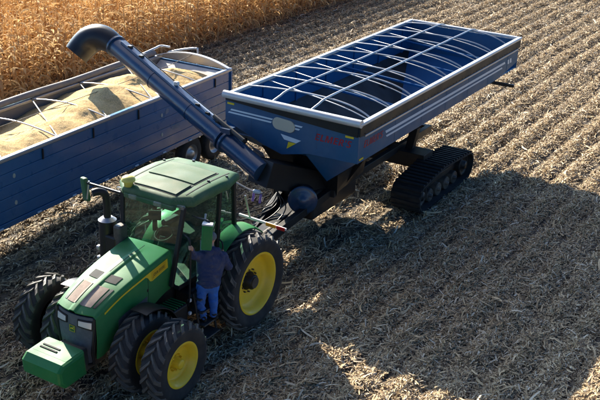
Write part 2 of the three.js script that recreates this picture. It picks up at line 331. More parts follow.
// ------------------------------------------------------------------ grain trailer
{
  const T = thing('grain_trailer', 'long blue open top grain trailer filled with corn', 'trailer', -5.05, -8.2, -0.034);
  const W = 2.59, Lz = 13, y0 = 1.0, y1 = 2.56, N = 5, ph = (y1 - y0 - 0.12) / N;
  for (let i = 0; i < N; i++) mesh('side_plank', box(0.035, ph - 0.007, Lz - 0.04, -0.02, y0 + 0.12 + ph * (i + 0.5), Lz / 2, 0, 0, 0, 0.012), M.trailerBlue, T);
  mesh('side_liner', box(0.02, y1 - y0, Lz - 0.1, -0.055, (y0 + y1) / 2, Lz / 2), M.grey, T);
  mesh('bottom_rail', box(0.07, 0.13, Lz, -0.015, y0 + 0.05, Lz / 2), M.trailerBlue, T);
  mesh('top_rail', box(0.12, 0.1, Lz + 0.06, -0.03, y1 + 0.04, Lz / 2, 0, 0, 0, 0.025), M.silver, T);
  mesh('far_wall', box(0.05, y1 - y0, Lz - 0.04, -W + 0.03, (y0 + y1) / 2, Lz / 2), M.grey, T);
  mesh('far_top_rail', box(0.12, 0.1, Lz + 0.06, -W + 0.03, y1 + 0.04, Lz / 2, 0, 0, 0, 0.025), M.silver, T);
  mesh('rear_wall', box(W - 0.1, y1 - y0, 0.04, -W / 2, (y0 + y1) / 2, 0.03), M.trailerBlue, T);
  mesh('front_wall', box(W - 0.1, y1 - y0, 0.04, -W / 2, (y0 + y1) / 2, Lz - 0.03), M.trailerBlue, T);
  mesh('corner_post', box(0.08, y1 - y0 - 0.02, 0.08, 0.005, (y0 + y1) / 2, 0.02), M.trailerBlue, T);
  mesh('corner_post', box(0.08, y1 - y0 - 0.02, 0.08, -W + 0.0, (y0 + y1) / 2, 0.02), M.trailerBlue, T);
  // rear slope sheet, sunlit inside the end
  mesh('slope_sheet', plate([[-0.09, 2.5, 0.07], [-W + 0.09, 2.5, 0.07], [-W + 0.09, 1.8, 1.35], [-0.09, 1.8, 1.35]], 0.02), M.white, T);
  // arched end cap over the rear wall
  const arch = (x) => y1 + 0.09 + 0.24 * (1 - (2 * x / W + 1) ** 2);
  mesh('end_cap', shell(20, 1, (u, v, o) => { const x = -W * u; return [x, arch(x) + o + 0.02 * v, 0.02 + 0.16 * v]; }, 0.035), M.white, T);
  mesh('end_cap_panel', (() => { const pts = [[-0.02, y1 + 0.085]]; for (let i = 0; i <= 16; i++) { const x = -W * i / 16; pts.push([x, arch(x) - 0.045]); } pts.push([-W + 0.02, y1 + 0.085]); const g = extr(pts.slice(1, -1), 0.02, 0); g.translate(0, 0, 0.06); return g; })(), M.silver, T);
  // rolled tarp along the far rail
  const roll = tube(Array.from({ length: 14 }, (_, i) => [-W - 0.02 + 0.012 * Math.sin(i * 2.1), y1 + 0.17 + 0.012 * Math.sin(i * 1.3), 0.25 + i * (Lz - 0.4) / 13]), 0.085, 60, 12); mesh('rolled_tarp', roll, M.tarp, T);
  // bent crank tube at the far rear corner
  mesh('tarp_crank_arm', pipe([[-W - 0.05, y1 + 0.2, 1.3], [-W - 0.05, y1 + 0.28, 0.2], [-W - 0.05, y1 + 0.3, -0.15], [-W + 0.25, y1 + 0.3, -0.2]], 0.035, 40), M.silver, T);
  mesh('tarp_crank_arm', pipe([[-W + 0.25, y1 + 0.16, -0.1], [-W + 0.6, y1 + 0.26, -0.3], [-W + 1.02, y1 + 0.34, -0.42], [-W + 1.1, y1 + 0.26, -0.44], [-W + 1.1, y1 - 0.45, -0.4]], 0.032, 50), M.silver, T);
  // bows across the load and the ridge cable
  const bows = [1.7, 3.75, 5.6, 7.4, 9.2, 11.1];
  for (const z of bows) mesh('tarp_bow', tube([[-W + 0.03, y1 + 0.07, z], [-W * 0.75, y1 + 0.16, z], [-W * 0.5, y1 + 0.2, z], [-W * 0.25, y1 + 0.16, z], [-0.03, y1 + 0.07, z]], 0.02, 24, 8), M.silver, T);
  for (let i = 0; i < bows.length - 1; i++) { mesh('tarp_strap', beam([-W + 0.05, y1 + 0.1, bows[i]], [-0.05, y1 + 0.1, bows[i + 1]], 0.03, 0.006), M.hose, T); }
  mesh('ridge_cable', tube([[-W / 2, y1 + 0.3, 0.1], ...bows.map((z) => [-W / 2, y1 + 0.22, z]), [-W / 2, y1 + 0.2, Lz]], 0.009, 60, 5), M.iron, T);
  // ratchets, lamps and stickers on the near side
  for (let i = 0; i < 7; i++) mesh('tarp_latch', [box(0.03, 0.26, 0.045, 0.018, y1 - 0.17, 0.85 + i * 1.78)], M.black, T);
  for (let i = 0; i < 10; i++) mesh('marker_lamp', box(0.03, 0.045, 0.13, 0.035, y0 + 0.03, 0.9 + i * 1.22, 0, 0, 0, 0.015), M.decal, T);
  for (const [z, y] of [[3.4, 2.1], [3.4, 1.55], [8.9, 2.15], [8.9, 1.5]]) { const g = new THREE.CylinderGeometry(0.055, 0.055, 0.012, 16); g.scale(1, 1, 0.7); g.rotateZ(Math.PI / 2); g.translate(0.002, y, z); mesh('round_sticker', g, M.oval, T); }
  // worn white lettering scuffs and scrapes
  for (const [z, y, w, h] of [[3.15, 2.16, 0.26, 0.2], [2.75, 1.62, 0.5, 0.16], [2.05, 1.85, 0.36, 0.22]]) { const n = 9, pts = Array.from({ length: n }, (_, i) => { const a = i / n * 6.283, k = rr(0.55, 1); return [0.0008, y + Math.sin(a) * h * 0.5 * k, z + Math.cos(a) * w * 0.5 * k]; }); mesh('worn_patch', plate(pts, 0.004), M.scuff, T); }
  // hoppers, frame, running gear
  const hopper = (z0, z1) => { const a = [[-0.12, y0 + 0.02, z0], [-W + 0.12, y0 + 0.02, z0], [-W + 0.12, y0 + 0.02, z1], [-0.12, y0 + 0.02, z1]], c = (z0 + z1) / 2, b = [[-0.95, 0.48, c - 0.35], [-W + 0.95, 0.48, c - 0.35], [-W + 0.95, 0.48, c + 0.35], [-0.95, 0.48, c + 0.35]]; for (let i = 0; i < 4; i++) { const j = (i + 1) % 4; mesh('hopper_panel', plate([a[i], a[j], b[j], b[i]], 0.015), M.black, T); } mesh('hopper_gate', box(W - 1.85, 0.05, 0.72, -W / 2, 0.46, c), M.iron, T); };
  hopper(2.7, 4.6); hopper(10.6, 12.6);
  mesh('floor_panel', box(W - 0.2, 0.03, 2.6, -W / 2, y0 + 0.06, 1.5), M.black, T); mesh('floor_panel', box(W - 0.2, 0.03, 6.0, -W / 2, y0 + 0.06, 7.6), M.black, T); mesh('floor_panel', box(W - 0.2, 0.03, 0.4, -W / 2, y0 + 0.06, 12.75), M.black, T);
  for (const x of [-0.85, -W + 0.85]) mesh('frame_rail', box(0.1, 0.2, 2.9, x, y0 - 0.1, 1.55), M.iron, T);
  for (const z of [0.75, 1.95]) {
    mesh('axle', cyl([-0.15, 0.52, z], [-W + 0.15, 0.52, z], 0.065), M.iron, T);
    for (const [x, s] of [[-0.06, 1], [-W + 0.06, -1]]) {
      const w = group('wheel', T, x, 0.52, z);
      const t = lathe([[0.29, -0.24], [0.36, -0.25], [0.47, -0.24], [0.52, -0.2], [0.525, -0.12], [0.52, -0.02], [0.47, 0.02], [0.36, 0.02], [0.29, 0.01]], 36); if (s < 0) t.scale(-1, 1, 1); mesh('tyre', t, M.rubber, w);
      const r = lathe([[0.3, 0.012], [0.27, 0], [0.26, -0.06], [0.2, -0.07], [0.13, -0.04], [0.12, 0.04], [0, 0.05]], 30); if (s < 0) r.scale(-1, 1, 1); mesh('rim', r, M.silver, w);
    }
  }
  for (const x of [-0.5, -W + 0.5]) { mesh('landing_leg', box(0.12, 0.85, 0.12, x, 0.46, 11.9), M.iron, T); }

  // the load of shelled corn: heaps left by the moving spout
  const H = thing('corn_grain_load', 'heaped golden shelled corn filling the blue trailer', 'grain', -5.05, -8.2, -0.034);
  const cones = [[-1.2, 1.3, 2.72], [-1.5, 2.9, 2.84], [-1.2, 4.1, 2.9], [-1.0, 5.3, 2.86], [-0.75, 6.5, 2.78], [-0.6, 7.6, 2.74], [-0.8, 9.0, 2.82], [-0.7, 10.5, 2.8], [-0.9, 12, 2.76]];
  const gh = (x, z) => { let s = 0; for (const [a, b, c] of cones) s += Math.exp((c - 0.33 * Math.hypot((x - a) * 1.05, (z - b) * 0.85) + 0.02 * Math.sin(z * 5 + x * 3)) * 30); let y = Math.log(s) / 30; y = Math.max(y, 2.14 + 0.1 * fbm(x * 2, z * 2, 91, 2)); return y + 0.05 * (fbm(x * 3, z * 3, 92, 3) - 0.5) + 0.012 * (fbm(x * 16, z * 16, 93, 2) - 0.5); };
  const g = grid(80, 380, (u, v) => { const x = lerp(-W + 0.06, -0.068, u), z = lerp(0.1, Lz - 0.06, v); return [x, gh(x, z), z]; }, (u, v) => [u * 2.4, v * 12.6]);
  g.index.array.reverse(); g.computeVertexNormals();
  const gt = tex(512, (u, v) => { const k = hash(u * 512 | 0, v * 512 | 0, 3), k2 = fbm(u * 128, v * 128, 7, 2, 128), b = fbm(u * 5, v * 5, 9, 3, 5), k3 = fbm(u * 44, v * 44, 13, 2, 44), w = 0.3 + 0.55 * k2 + 0.3 * k + 0.6 * k3; return [lerp(0.68, 0.76, b) * w, lerp(0.465, 0.55, b) * w, lerp(0.2, 0.28, b) * w]; });
  const gb = tex(512, (u, v) => { const k = 0.3 * hash(u * 512 | 0, v * 512 | 0, 3) + 0.4 * fbm(u * 128, v * 128, 7, 2, 128) + 0.6 * fbm(u * 44, v * 44, 13, 2, 44); return [k, k, k]; }, false);
  mesh('grain_surface', g, new THREE.MeshPhysicalMaterial({ map: gt, bumpMap: gb, bumpScale: 0.03, roughness: 0.9, specularIntensity: 0.2 }), H, { uv: true });
}

// ------------------------------------------------------------------ grain cart
{
  const cx = -0.42, cz = -4.0;                               // front centre of the box
  const C = thing('grain_cart', 'dark blue tracked grain cart hitched behind the green tractor', 'grain cart', cx, cz);
  const hw = 1.86, L = 10.55, yt = 3.33, yb = 2.42;          // box: x +-hw, z 0 .. -L
  const th = 0.035;
  // upright walls
  mesh('front_wall', plate([[-hw, yt - 0.02, 0], [hw, yt - 0.02, 0], [hw, yb, 0], [0.55, yb - 0.04, 0], [-0.2, 2.2, 0], [-0.75, 2.34, 0], [-hw, 2.74, 0]], th), M.blue, C);
  mesh('side_wall', plate([[hw - 0.02, yt - 0.02, -0.02], [hw - 0.02, yt - 0.02, -L + 0.02], [hw - 0.02, yb + 0.2, -L + 0.02], [hw - 0.02, yb, -L + 1.6], [hw - 0.02, yb, -0.02]], th), M.sideBlue, C);
  mesh('side_wall', plate([[-hw + 0.02, yt - 0.02, -0.02], [-hw + 0.02, yt - 0.02, -L + 0.02], [-hw + 0.02, yb, -L + 0.02], [-hw + 0.02, yb, -0.02]], th), M.boxInside, C);
  mesh('rear_wall', plate([[-hw, yt - 0.02, -L], [hw, yt - 0.02, -L], [hw, yb, -L], [-hw, yb, -L]], th), M.blue, C);
  // hopper slopes down to the sump
  const f0 = -0.03, r0 = -L + 0.03, fz = -1.5, rz = -6.8, sx = 0.35, sb = 1.36;
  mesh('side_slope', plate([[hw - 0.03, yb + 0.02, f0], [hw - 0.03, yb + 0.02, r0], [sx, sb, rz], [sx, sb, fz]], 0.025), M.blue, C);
  mesh('side_slope', plate([[-hw + 0.03, yb + 0.02, f0], [-hw + 0.03, yb + 0.02, r0], [-sx, sb, rz], [-sx, sb, fz]], 0.025), M.black, C);  // left slope coloured black to carry the shade inside the box
  mesh('front_slope', plate([[-hw + 0.03, yb + 0.02, f0 - 0.01], [hw - 0.03, yb + 0.02, f0 - 0.01], [sx, sb, fz], [-sx, sb, fz]], 0.025), M.blue, C);
  mesh('rear_slope', plate([[-hw + 0.03, yb + 0.02, r0], [hw - 0.03, yb + 0.02, r0], [sx, sb, rz], [-sx, sb, rz]], 0.025), M.boxInside, C);
  mesh('sump', box(2 * sx, 0.22, 5.2, 0, sb - 0.08, (fz + rz) / 2), M.black, C);
  // lower front corner panel, the boot of the hopper seen below the front wall
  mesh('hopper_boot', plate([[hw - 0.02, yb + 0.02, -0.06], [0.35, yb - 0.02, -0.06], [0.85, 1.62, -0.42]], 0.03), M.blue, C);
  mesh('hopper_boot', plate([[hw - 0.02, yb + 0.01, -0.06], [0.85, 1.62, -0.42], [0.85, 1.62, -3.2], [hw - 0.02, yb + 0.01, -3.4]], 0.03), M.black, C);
  // rim: black side lip, silver cap, white front roll
  mesh('rim_lip_and_shade', box(0.05, 0.25, L + 0.06, hw + 0.015, yt - 0.125, -L / 2), M.black, C);
  mesh('rim_lip_and_shade', plate([[-hw + 0.02, yt, 0.032], [hw - 0.02, yt, 0.032], [hw - 0.02, yt - 0.26, 0.032], [-hw + 0.02, yt - 0.06, 0.032]], 0.05), M.black, C);  // tapered black strip painted in for the shade below the front roll
  for (const s of [-1, 1]) mesh('rim_rail', box(0.13, 0.08, L + 0.1, s * hw, yt + 0.04, -L / 2, 0, 0, 0, 0.025), M.rail, C);
  mesh('rim_rail', box(2 * hw - 0.14, 0.08, 0.13, 0, yt + 0.04, -L, 0, 0, 0, 0.025), M.rail, C);
  mesh('front_rail', cyl([-hw - 0.05, yt + 0.07, 0.02], [hw + 0.05, yt + 0.07, 0.02], 0.095, 0.095, 18), M.rail, C);
  mesh('side_rail', box(0.03, 0.05, L - 0.4, hw + 0.045, yt - 0.27, -L / 2), M.silver, C);
  // cover bows and the two long runners
  const bowY = (x) => yt + 0.06 + 0.1 * (1 - (x / hw) ** 2);
  const nb = 9;
  for (let i = 0; i < nb; i++) {
    const z = -0.95 - i * (L - 1.5) / (nb - 1), sk = (i % 2 ? 0.12 : -0.08);
    mesh('cover_bow', tube(Array.from({ length: 15 }, (_, k) => { const x = -hw + 2 * hw * k / 14; return [Math.min(x, hw - 0.06), bowY(x) - 0.3 * Math.max(0, x / hw) ** 4, z + sk * Math.sin(k / 14 * Math.PI)]; }), 0.022, 48, 8), M.silver, C);
    if (i < nb - 1) mesh('cover_strut', tube([[-hw + 0.04, yt - 0.02, z - 0.95], [-0.6, yt + 0.0, z - 0.55], [0.8, yt - 0.04, z - 0.2], [hw - 0.06, yt - 0.22, z - 0.05]], 0.017, 30, 6), M.silver, C);
  }
  for (const x of [-0.62, 0.46]) mesh('cover_runner', tube([[x, yt + 0.05, -0.02], [x, bowY(x) - 0.02, -0.5], [x, bowY(x) + 0.045, -1.0], [x, bowY(x) + 0.045, -3], [x, bowY(x) + 0.045, -6], [x, bowY(x) + 0.045, -9], [x, bowY(x) + 0.03, -L + 0.5], [x, yt + 0.05, -L]], 0.026, 80, 8), M.silver, C);
  for (let i = 0; i < 5; i++) mesh('cross_brace', cyl([-hw + 0.03, 2.95, -1.5 - i * 2.0], [hw - 0.03, 2.75, -1.5 - i * 2.0], 0.035, 0.035, 10), M.boxInside, C);
  for (let i = 0; i < 6; i++) mesh('wall_rib', box(0.04, 0.85, 0.06, -hw + 0.06, 2.86, -1.6 - i * 1.65), M.boxInside, C);
  // markings
  const fx = 0.024;
  for (const [x0, x1, ya, yc] of [[-1.68, -0.47, 3.06, 3.05], [-1.75, -0.5, 2.985, 2.97], [0.13, 0.36, 3.03, 3.025], [0.1, 0.29, 2.95, 2.945]]) mesh('stripe', plate([[x0, ya, fx], [x1, yc, fx], [x1 - 0.03, yc - 0.04, fx], [x0 - 0.03, ya - 0.04, fx]], 0.006), M.decal, C);
  mesh('slope_stripe', plate([[-0.24, 2.72, fx], [0.33, 2.66, fx], [0.2, 2.57, fx], [-0.14, 2.6, fx]], 0.006), M.decal, C);
  mesh('slope_stripe', plate([[0.2, 2.565, fx], [-0.02, 2.56, fx], [-0.06, 2.38, fx]], 0.006), M.decalYellow, C);
  { const s = new THREE.Shape(), a = 0.16, b = 0.14; s.moveTo(-a, -b); s.lineTo(a, -b); s.absarc(a, 0, b, -Math.PI / 2, Math.PI / 2); s.lineTo(-a, b); s.absarc(-a, 0, b, Math.PI / 2, Math.PI * 1.5); const g = new THREE.ExtrudeGeometry(s, { depth: 0.02, bevelEnabled: true, bevelSize: 0.012, bevelThickness: 0.01, bevelSegments: 2 }); g.rotateZ(-0.06); g.translate(-0.16, 2.96, 0.02); mesh('sight_window', g, M.oval, C); }
  const word = new THREE.MeshStandardMaterial({ map: lettering("ELMER'S", { font: 'italic bold 104px sans-serif', fill: '#ffffff' }), roughness: 0.5 });
  const red = new THREE.MeshStandardMaterial({ color: 0x9c1f2c, alphaMap: lettering("ELMER'S", { font: 'italic bold 112px sans-serif', fill: '#ffffff', bg: '#000000' }), transparent: true, roughness: 0.5, side: THREE.DoubleSide });
  { const g = new THREE.PlaneGeometry(1.12, 0.27); g.translate(1.17, 2.86, 0.022); mesh('maker_name', g, red, C, { uv: true }); const s = new THREE.PlaneGeometry(1.12, 0.27); s.rotateY(Math.PI / 2); s.translate(hw + 0.003, 2.83, -0.72); mesh('maker_name', s, red, C, { uv: true }); }
  for (const [y, h, z0, z1] of [[2.86, 0.07, -1.35, -9.4], [2.73, 0.05, -1.4, -9.2]]) mesh('side_stripe', plate([[hw + 0.002, y, z0], [hw + 0.002, y, z1], [hw + 0.002, y - h, z1 - 0.05], [hw + 0.002, y - h, z0 - 0.05]], 0.006), M.decal, C);
  for (const z of [-9.65, -9.85]) mesh('side_stripe', plate([[hw + 0.002, 2.86, z], [hw + 0.002, 2.86, z - 0.12], [hw + 0.002, 2.72, z - 0.16], [hw + 0.002, 2.72, z - 0.04]], 0.006), M.decal, C);
  mesh('reflector', box(0.22, 0.05, 0.01, 1.62, 3.03, 0.026), M.decalYellow, C); mesh('reflector', box(0.2, 0.05, 0.01, -1.7, 3.19, 0.026), M.decalYellow, C); mesh('reflector', box(0.01, 0.05, 0.2, hw + 0.006, 2.5, -0.15), M.decalYellow, C);
  // weld seams, bolt heads and warning labels
  for (let i = 0; i < 6; i++) mesh('panel_seam', box(0.006, 0.62, 0.025, hw + 0.0005, 2.75, -1.9 - i * 1.55, 0, 0, 0, 0.003), M.sideBlue, C);
  for (const x of [-1.1, 0.75]) mesh('panel_seam', box(0.025, 0.5, 0.006, x, 2.8, 0.019, 0, 0, 0, 0.003), M.blue, C);
  { const b = []; for (let i = 0; i < 50; i++) { const g = new THREE.CylinderGeometry(0.014, 0.014, 0.014, 6); g.rotateZ(Math.PI / 2); g.translate(hw + 0.045, 3.12, -0.2 - i * 0.205); b.push(g); } mesh('lip_bolts', b, M.iron, C, { kind: 'stuff' }); }
  // chassis
  for (const s of [-1, 1]) mesh('frame_beam', beam([s * 0.62, 1.12, -1.2], [s * 0.62, 1.14, -7.0], 0.14, 0.2), M.black, C);
  for (const s of [-1, 1]) mesh('tongue_beam', beam([s * 0.62, 1.1, -1.3], [s * 0.1 + 0.28, 0.58, 2.55], 0.15, 0.2), M.black, C);
  mesh('hitch', [box(0.2, 0.14, 0.5, 0.4, 0.55, 2.72), cyl([0.4, 0.42, 2.93], [0.4, 0.68, 2.93], 0.05)], M.iron, C);
  mesh('auger_sump', box(1.2, 0.74, 2.3, -0.1, 0.82, -1.55, 0, 0, 0, 0.08), M.black, C);
  mesh('tongue_keel', beam([0.0, 0.72, -0.5], [0.3, 0.55, 2.3], 0.34, 0.42), M.black, C);
  mesh('tongue_deck', plate([[-0.6, 1.0, -1.2], [0.62, 1.0, -1.2], [0.42, 0.62, 2.4], [0.14, 0.62, 2.4]], 0.05), M.black, C);
  mesh('front_bulkhead', plate([[-0.75, 1.0, -1.12], [0.78, 1.0, -1.12], [1.1, 2.1, -0.5], [-1.1, 2.1, -0.5]], 0.05), M.black, C);
  for (const s of [-1, 1]) mesh('side_gusset', plate([[s * 0.7, 1.0, -1.1], [s * 0.95, 1.95, -0.55], [s * 1.0, 1.95, -2.2], [s * 0.7, 1.15, -2.6]], 0.03), M.black, C);
  mesh('cross_member', box(1.5, 0.2, 0.16, 0.02, 1.06, -1.05), M.black, C); mesh('cross_member', box(1.2, 0.2, 0.16, 0, 1.14, -6.9), M.black, C);
  for (const [x, z] of [[-1.3, -1.7], [1.3, -1.7], [-1.3, -7.4]]) mesh('support_leg', beam([x * 0.5, 1.1, z], [x * 0.98, 2.1, z], 0.12, 0.12), M.black, C);
  mesh('axle_beam', box(3.0, 0.42, 0.6, 0, 0.92, -5.0), M.black, C);
  mesh('support_leg', beam([0.85, 0.9, -5.1], [1.0, 1.75, -5.1], 0.22, 0.22), M.black, C);
  mesh('rear_lamp_bracket', beam([hw - 0.3, 2.3, -8.9], [hw + 0.45, 2.22, -9.2], 0.09, 0.09), M.black, C);
  { const g = lathe([[0, 0.12], [0.1, 0.12], [0.1, 0.06], [0.2, 0.05], [0.22, 0.02], [0.31, 0.0], [0.36, 0.0], [0.36, -0.05], [0.31, -0.06], [0.31, -0.3], [0, -0.32]], 28); g.rotateY(-1.1); g.translate(0.5, 1.2, 0.12); mesh('gear_housing', g, M.augerBlue, C); }
  mesh('drive_shaft', cyl([0.25, 0.8, -0.4], [0.36, 0.72, 2.7], 0.06, 0.06, 12), M.black, C); mesh('shaft_guard', cyl([0.3, 0.76, 0.9], [0.36, 0.72, 2.5], 0.1, 0.1, 14), M.iron, C);
  mesh('gearbox', box(0.35, 0.34, 0.5, 0.24, 0.8, -0.5, 0, 0, 0, 0.05), M.iron, C);
  mesh('valve_block', box(0.22, 0.2, 0.3, -0.42, 1.42, 0.05, 0, 0.3, 0.1, 0.03), M.grey, C);
  // hydraulic lines from the tractor
  const hz = [[-0.1, 1.15, 3.1], [-0.2, 1.0, 3.1], [0.05, 1.05, 3.1], [-0.3, 1.2, 3.1]];
  hz.forEach((p, i) => mesh('hydraulic_hose', tube([p, [p[0] - 0.15 - 0.06 * i, p[1] + 0.25, 2.4], [0.1 - 0.2 * i, 0.75 + 0.1 * i, 1.4], [0.2 - 0.15 * i, 1.0, 0.4], [-0.4 + 0.08 * i, 1.4, 0.1]], 0.017, 40, 6), M.hose, C));
  mesh('hose_loop', tube([[-1.25, 1.6, 0.95], [-1.45, 1.78, 1.0], [-1.32, 1.88, 1.0], [-1.1, 1.7, 0.98], [-0.6, 1.45, 0.8], [-0.35, 1.35, 0.6]], 0.02, 40, 6), M.white, C);
  mesh('hose_coupler', box(0.2, 0.09, 0.09, -0.3, 1.5, 0.92, 0, 0, 0.1, 0.03), M.decal, C); for (const s of [0, 1]) mesh('hose_coupler', cyl([-0.38 + 0.2 * s, 1.46, 0.92], [-0.4 + 0.2 * s, 1.24, 0.94], 0.03), M.purple, C);

  // unloading auger, reaching over the trailer
  const A = group('unloading_auger', C), T0 = V(0.3, 1.66, 0.72), HG = V(-1.53, 2.41, 0.5), T1 = V(-5.88, 3.84, -0.58), ad = T1.clone().sub(HG).normalize();
  const P = (t, up = 0, side = 0) => { const b = HG.clone().addScaledVector(ad, t), s = V(0, 1, 0).cross(ad).normalize(), u = ad.clone().cross(s); return b.addScaledVector(u, up).addScaledVector(s, side).toArray(); };
  const len = T1.distanceTo(HG);
  mesh('lower_tube', cyl(P(-1.4), P(-0.03), 0.25, 0.25, 28), M.augerBlue, A);
  mesh('auger_boot', beam(P(-1.35, -0.02), [0.2, 1.2, -1.2], 0.66, 0.62), M.black, A);
  mesh('upper_tube', cyl(P(0.03), P(len), 0.245, 0.245, 28), M.augerBlue, A);
  for (const t of [-0.07, 0.07, len - 0.05]) mesh('tube_flange', cyl(P(t - 0.03), P(t + 0.03), 0.3, 0.3, 28), M.augerBlue, A);
  for (const t of [1.35, 2.9]) mesh('tube_band', cyl(P(t - 0.025), P(t + 0.025), 0.257, 0.257, 28), M.augerBlue, A);
  mesh('top_channel', beam(P(0.15, 0.27), P(len - 0.3, 0.27), 0.16, 0.07), M.blue, A);
  mesh('fold_cylinder', cyl(P(-0.6, 0.38), P(0.55, 0.36), 0.05), M.iron, A); mesh('fold_rod', cyl(P(0.55, 0.36), P(1.35, 0.34), 0.025), M.chrome, A);
  for (const t of [0.35, 0.75, 1.15, 3.55, 4.05]) mesh('clamp', box(0.12, 0.07, 0.1, ...P(t, 0.32, 0.02)), M.black, A);
  mesh('hydraulic_line', tube([P(-1.2, 0.27, -0.14), P(0.2, 0.3, -0.13), P(1.5, 0.29, -0.12), P(2.6, 0.29, -0.12), P(4.2, 0.29, -0.12)], 0.014, 40, 6), M.hose, A);
  mesh('warning_label', shell(4, 2, (u, v, o) => { const a = lerp(-0.5, 0.1, u), p = V(...P(lerp(0.5, 0.72, v))), s = V(0, 1, 0).cross(ad).normalize(), w = ad.clone().cross(s), k = 0.249 + o; return p.addScaledVector(w, Math.sin(a) * k).addScaledVector(s, -Math.cos(a) * k).toArray(); }, 0.003), M.decalYellow, A);
  mesh('work_lamp', box(0.13, 0.1, 0.11, ...P(2.1, 0.36, -0.02), 0, 0, 0, 0.03), M.white, A);
  mesh('hinge', [box(0.3, 0.14, 0.26, ...P(0, 0.3))], M.augerBlue, A);
  mesh('support_arm', beam(P(-1.3, -0.2), [-0.9, 1.55, -0.3], 0.12, 0.12), M.black, A);
  mesh('support_arm', beam(P(-0.4, -0.2), [-1.35, 2.3, -0.12], 0.12, 0.1), M.black, A);
  mesh('guard_plate', plate([[-0.95, 2.3, 0.2], [-0.62, 2.2, 0.2], [-0.4, 1.85, 0.24], [-0.62, 1.85, 0.24]], 0.02), M.silver, A);
  // hooded spout
  const S = [P(len - 0.05), P(len + 0.3, 0.0), P(len + 0.58, -0.06), P(len + 0.8, -0.22), P(len + 0.92, -0.46), P(len + 0.96, -0.7)].map((p, i) => [p[0], p[1], p[2] + 0.02 * i * i + 0.02 * i]);
  mesh('spout', (() => { const c = new THREE.CatmullRomCurve3(S.map((p) => V(...p))), n = 22, m = 22, fr = c.computeFrenetFrames(n, false); const f = (u, v, o) => { const k = Math.round(v * n), p = c.getPointAt(v), r = lerp(0.27, 0.37, Math.sin(v * Math.PI * 0.75)) + o, a = u * Math.PI * 2; return p.addScaledVector(fr.normals[k], Math.cos(a) * r).addScaledVector(fr.binormals[k], Math.sin(a) * r).toArray(); }; return shell(m, n, f, 0.018); })(), M.spout, A);

  // track units
  for (const s of [1, -1]) {
    const K = group('track_unit', C, s * 1.72, 0, -5.0), bw = 0.86;
    // belt path in z, y
    const wheels = [[1.42, 0.43, 0.4], [-1.48, 0.42, 0.38], [0.35, 0.62, 0.34]];
    const pts = [];
    const arc = (z, y, r, a0, a1, n) => { for (let i = 0; i <= n; i++) { const a = lerp(a0, a1, i / n); pts.push([z + Math.cos(a) * r, y + Math.sin(a) * r]); } };
    arc(1.42, 0.43, 0.4, -Math.PI / 2, Math.PI * 0.36, 12); arc(0.3, 0.66, 0.3, Math.PI * 0.37, Math.PI * 0.53, 4); arc(-1.48, 0.44, 0.4, Math.PI * 0.53, Math.PI * 1.5, 12);
    const total = []; let acc = 0; for (let i = 0; i < pts.length; i++) { const q = pts[(i + 1) % pts.length]; total.push(acc); acc += Math.hypot(q[0] - pts[i][0], q[1] - pts[i][1]); }
    const at = (d) => { d = ((d % acc) + acc) % acc; let i = 0; while (i < pts.length - 1 && total[i + 1] <= d) i++; const p = pts[i], q = pts[(i + 1) % pts.length], l = Math.hypot(q[0] - p[0], q[1] - p[1]) || 1, t = (d - total[i]) / l; return [lerp(p[0], q[0], t), lerp(p[1], q[1], t), (q[0] - p[0]) / l, (q[1] - p[1]) / l]; };
    const sh = new THREE.Shape(pts.map(([z, y]) => new THREE.Vector2(z, y))), inner = pts.map(([z, y], i) => { const a = at(total[i] - 0.01), b = at(total[i] + 0.01), tz = a[2] + b[2], ty = a[3] + b[3], l = Math.hypot(tz, ty); return new THREE.Vector2(z - ty / l * 0.045, y + tz / l * 0.045); });
    sh.holes.push(new THREE.Path(inner));
    const bg = new THREE.ExtrudeGeometry(sh, { depth: bw, bevelEnabled: false }); bg.rotateY(-Math.PI / 2); bg.translate(bw / 2, 0, 0); // z axis -> x
    mesh('belt', bg, M.dirtyRubber, K);
    const nL = 46, bar = box(bw * 0.98, 0.05, 0.085, 0, 0.02, 0, 0, 0, 0, 0.012), barM = M.dirtyRubber;
    const barG = boxUV(clean(bar));
    for (let i = 0; i < nL; i++) { const [z, y, tz, ty] = at(i * acc / nL); const b = new THREE.Mesh(barG, barM); b.name = 'tread_bar'; b.castShadow = b.receiveShadow = true; b.position.set(0, y, z); b.rotation.x = Math.atan2(-ty, tz) + Math.PI; K.add(b); }
    for (const [z, y, r] of [[1.42, 0.43, 0.34], [-1.48, 0.44, 0.34]]) { const g = lathe([[0.08, -0.3], [r - 0.03, -0.3], [r, -0.26], [r, 0.26], [r - 0.03, 0.3], [r - 0.08, 0.28], [0.14, 0.2], [0.12, 0.34], [0, 0.35]], 32); if (s < 0) g.scale(-1, 1, 1); g.translate(0, y, z); mesh('idler_wheel', g, M.black, K); }
    for (const z of [0.8, 0.25, -0.3, -0.85]) { const g = lathe([[0, -0.28], [0.17, -0.28], [0.19, -0.25], [0.19, 0.25], [0.17, 0.29], [0.06, 0.25], [0.05, 0.33], [0, 0.34]], 24); if (s < 0) g.scale(-1, 1, 1); g.translate(0, 0.25, z); mesh('road_wheel', g, M.iron, K); }
    mesh('track_frame', [box(0.3, 0.18, 2.6, 0, 0.5, -0.05)], M.black, K);
  }
}

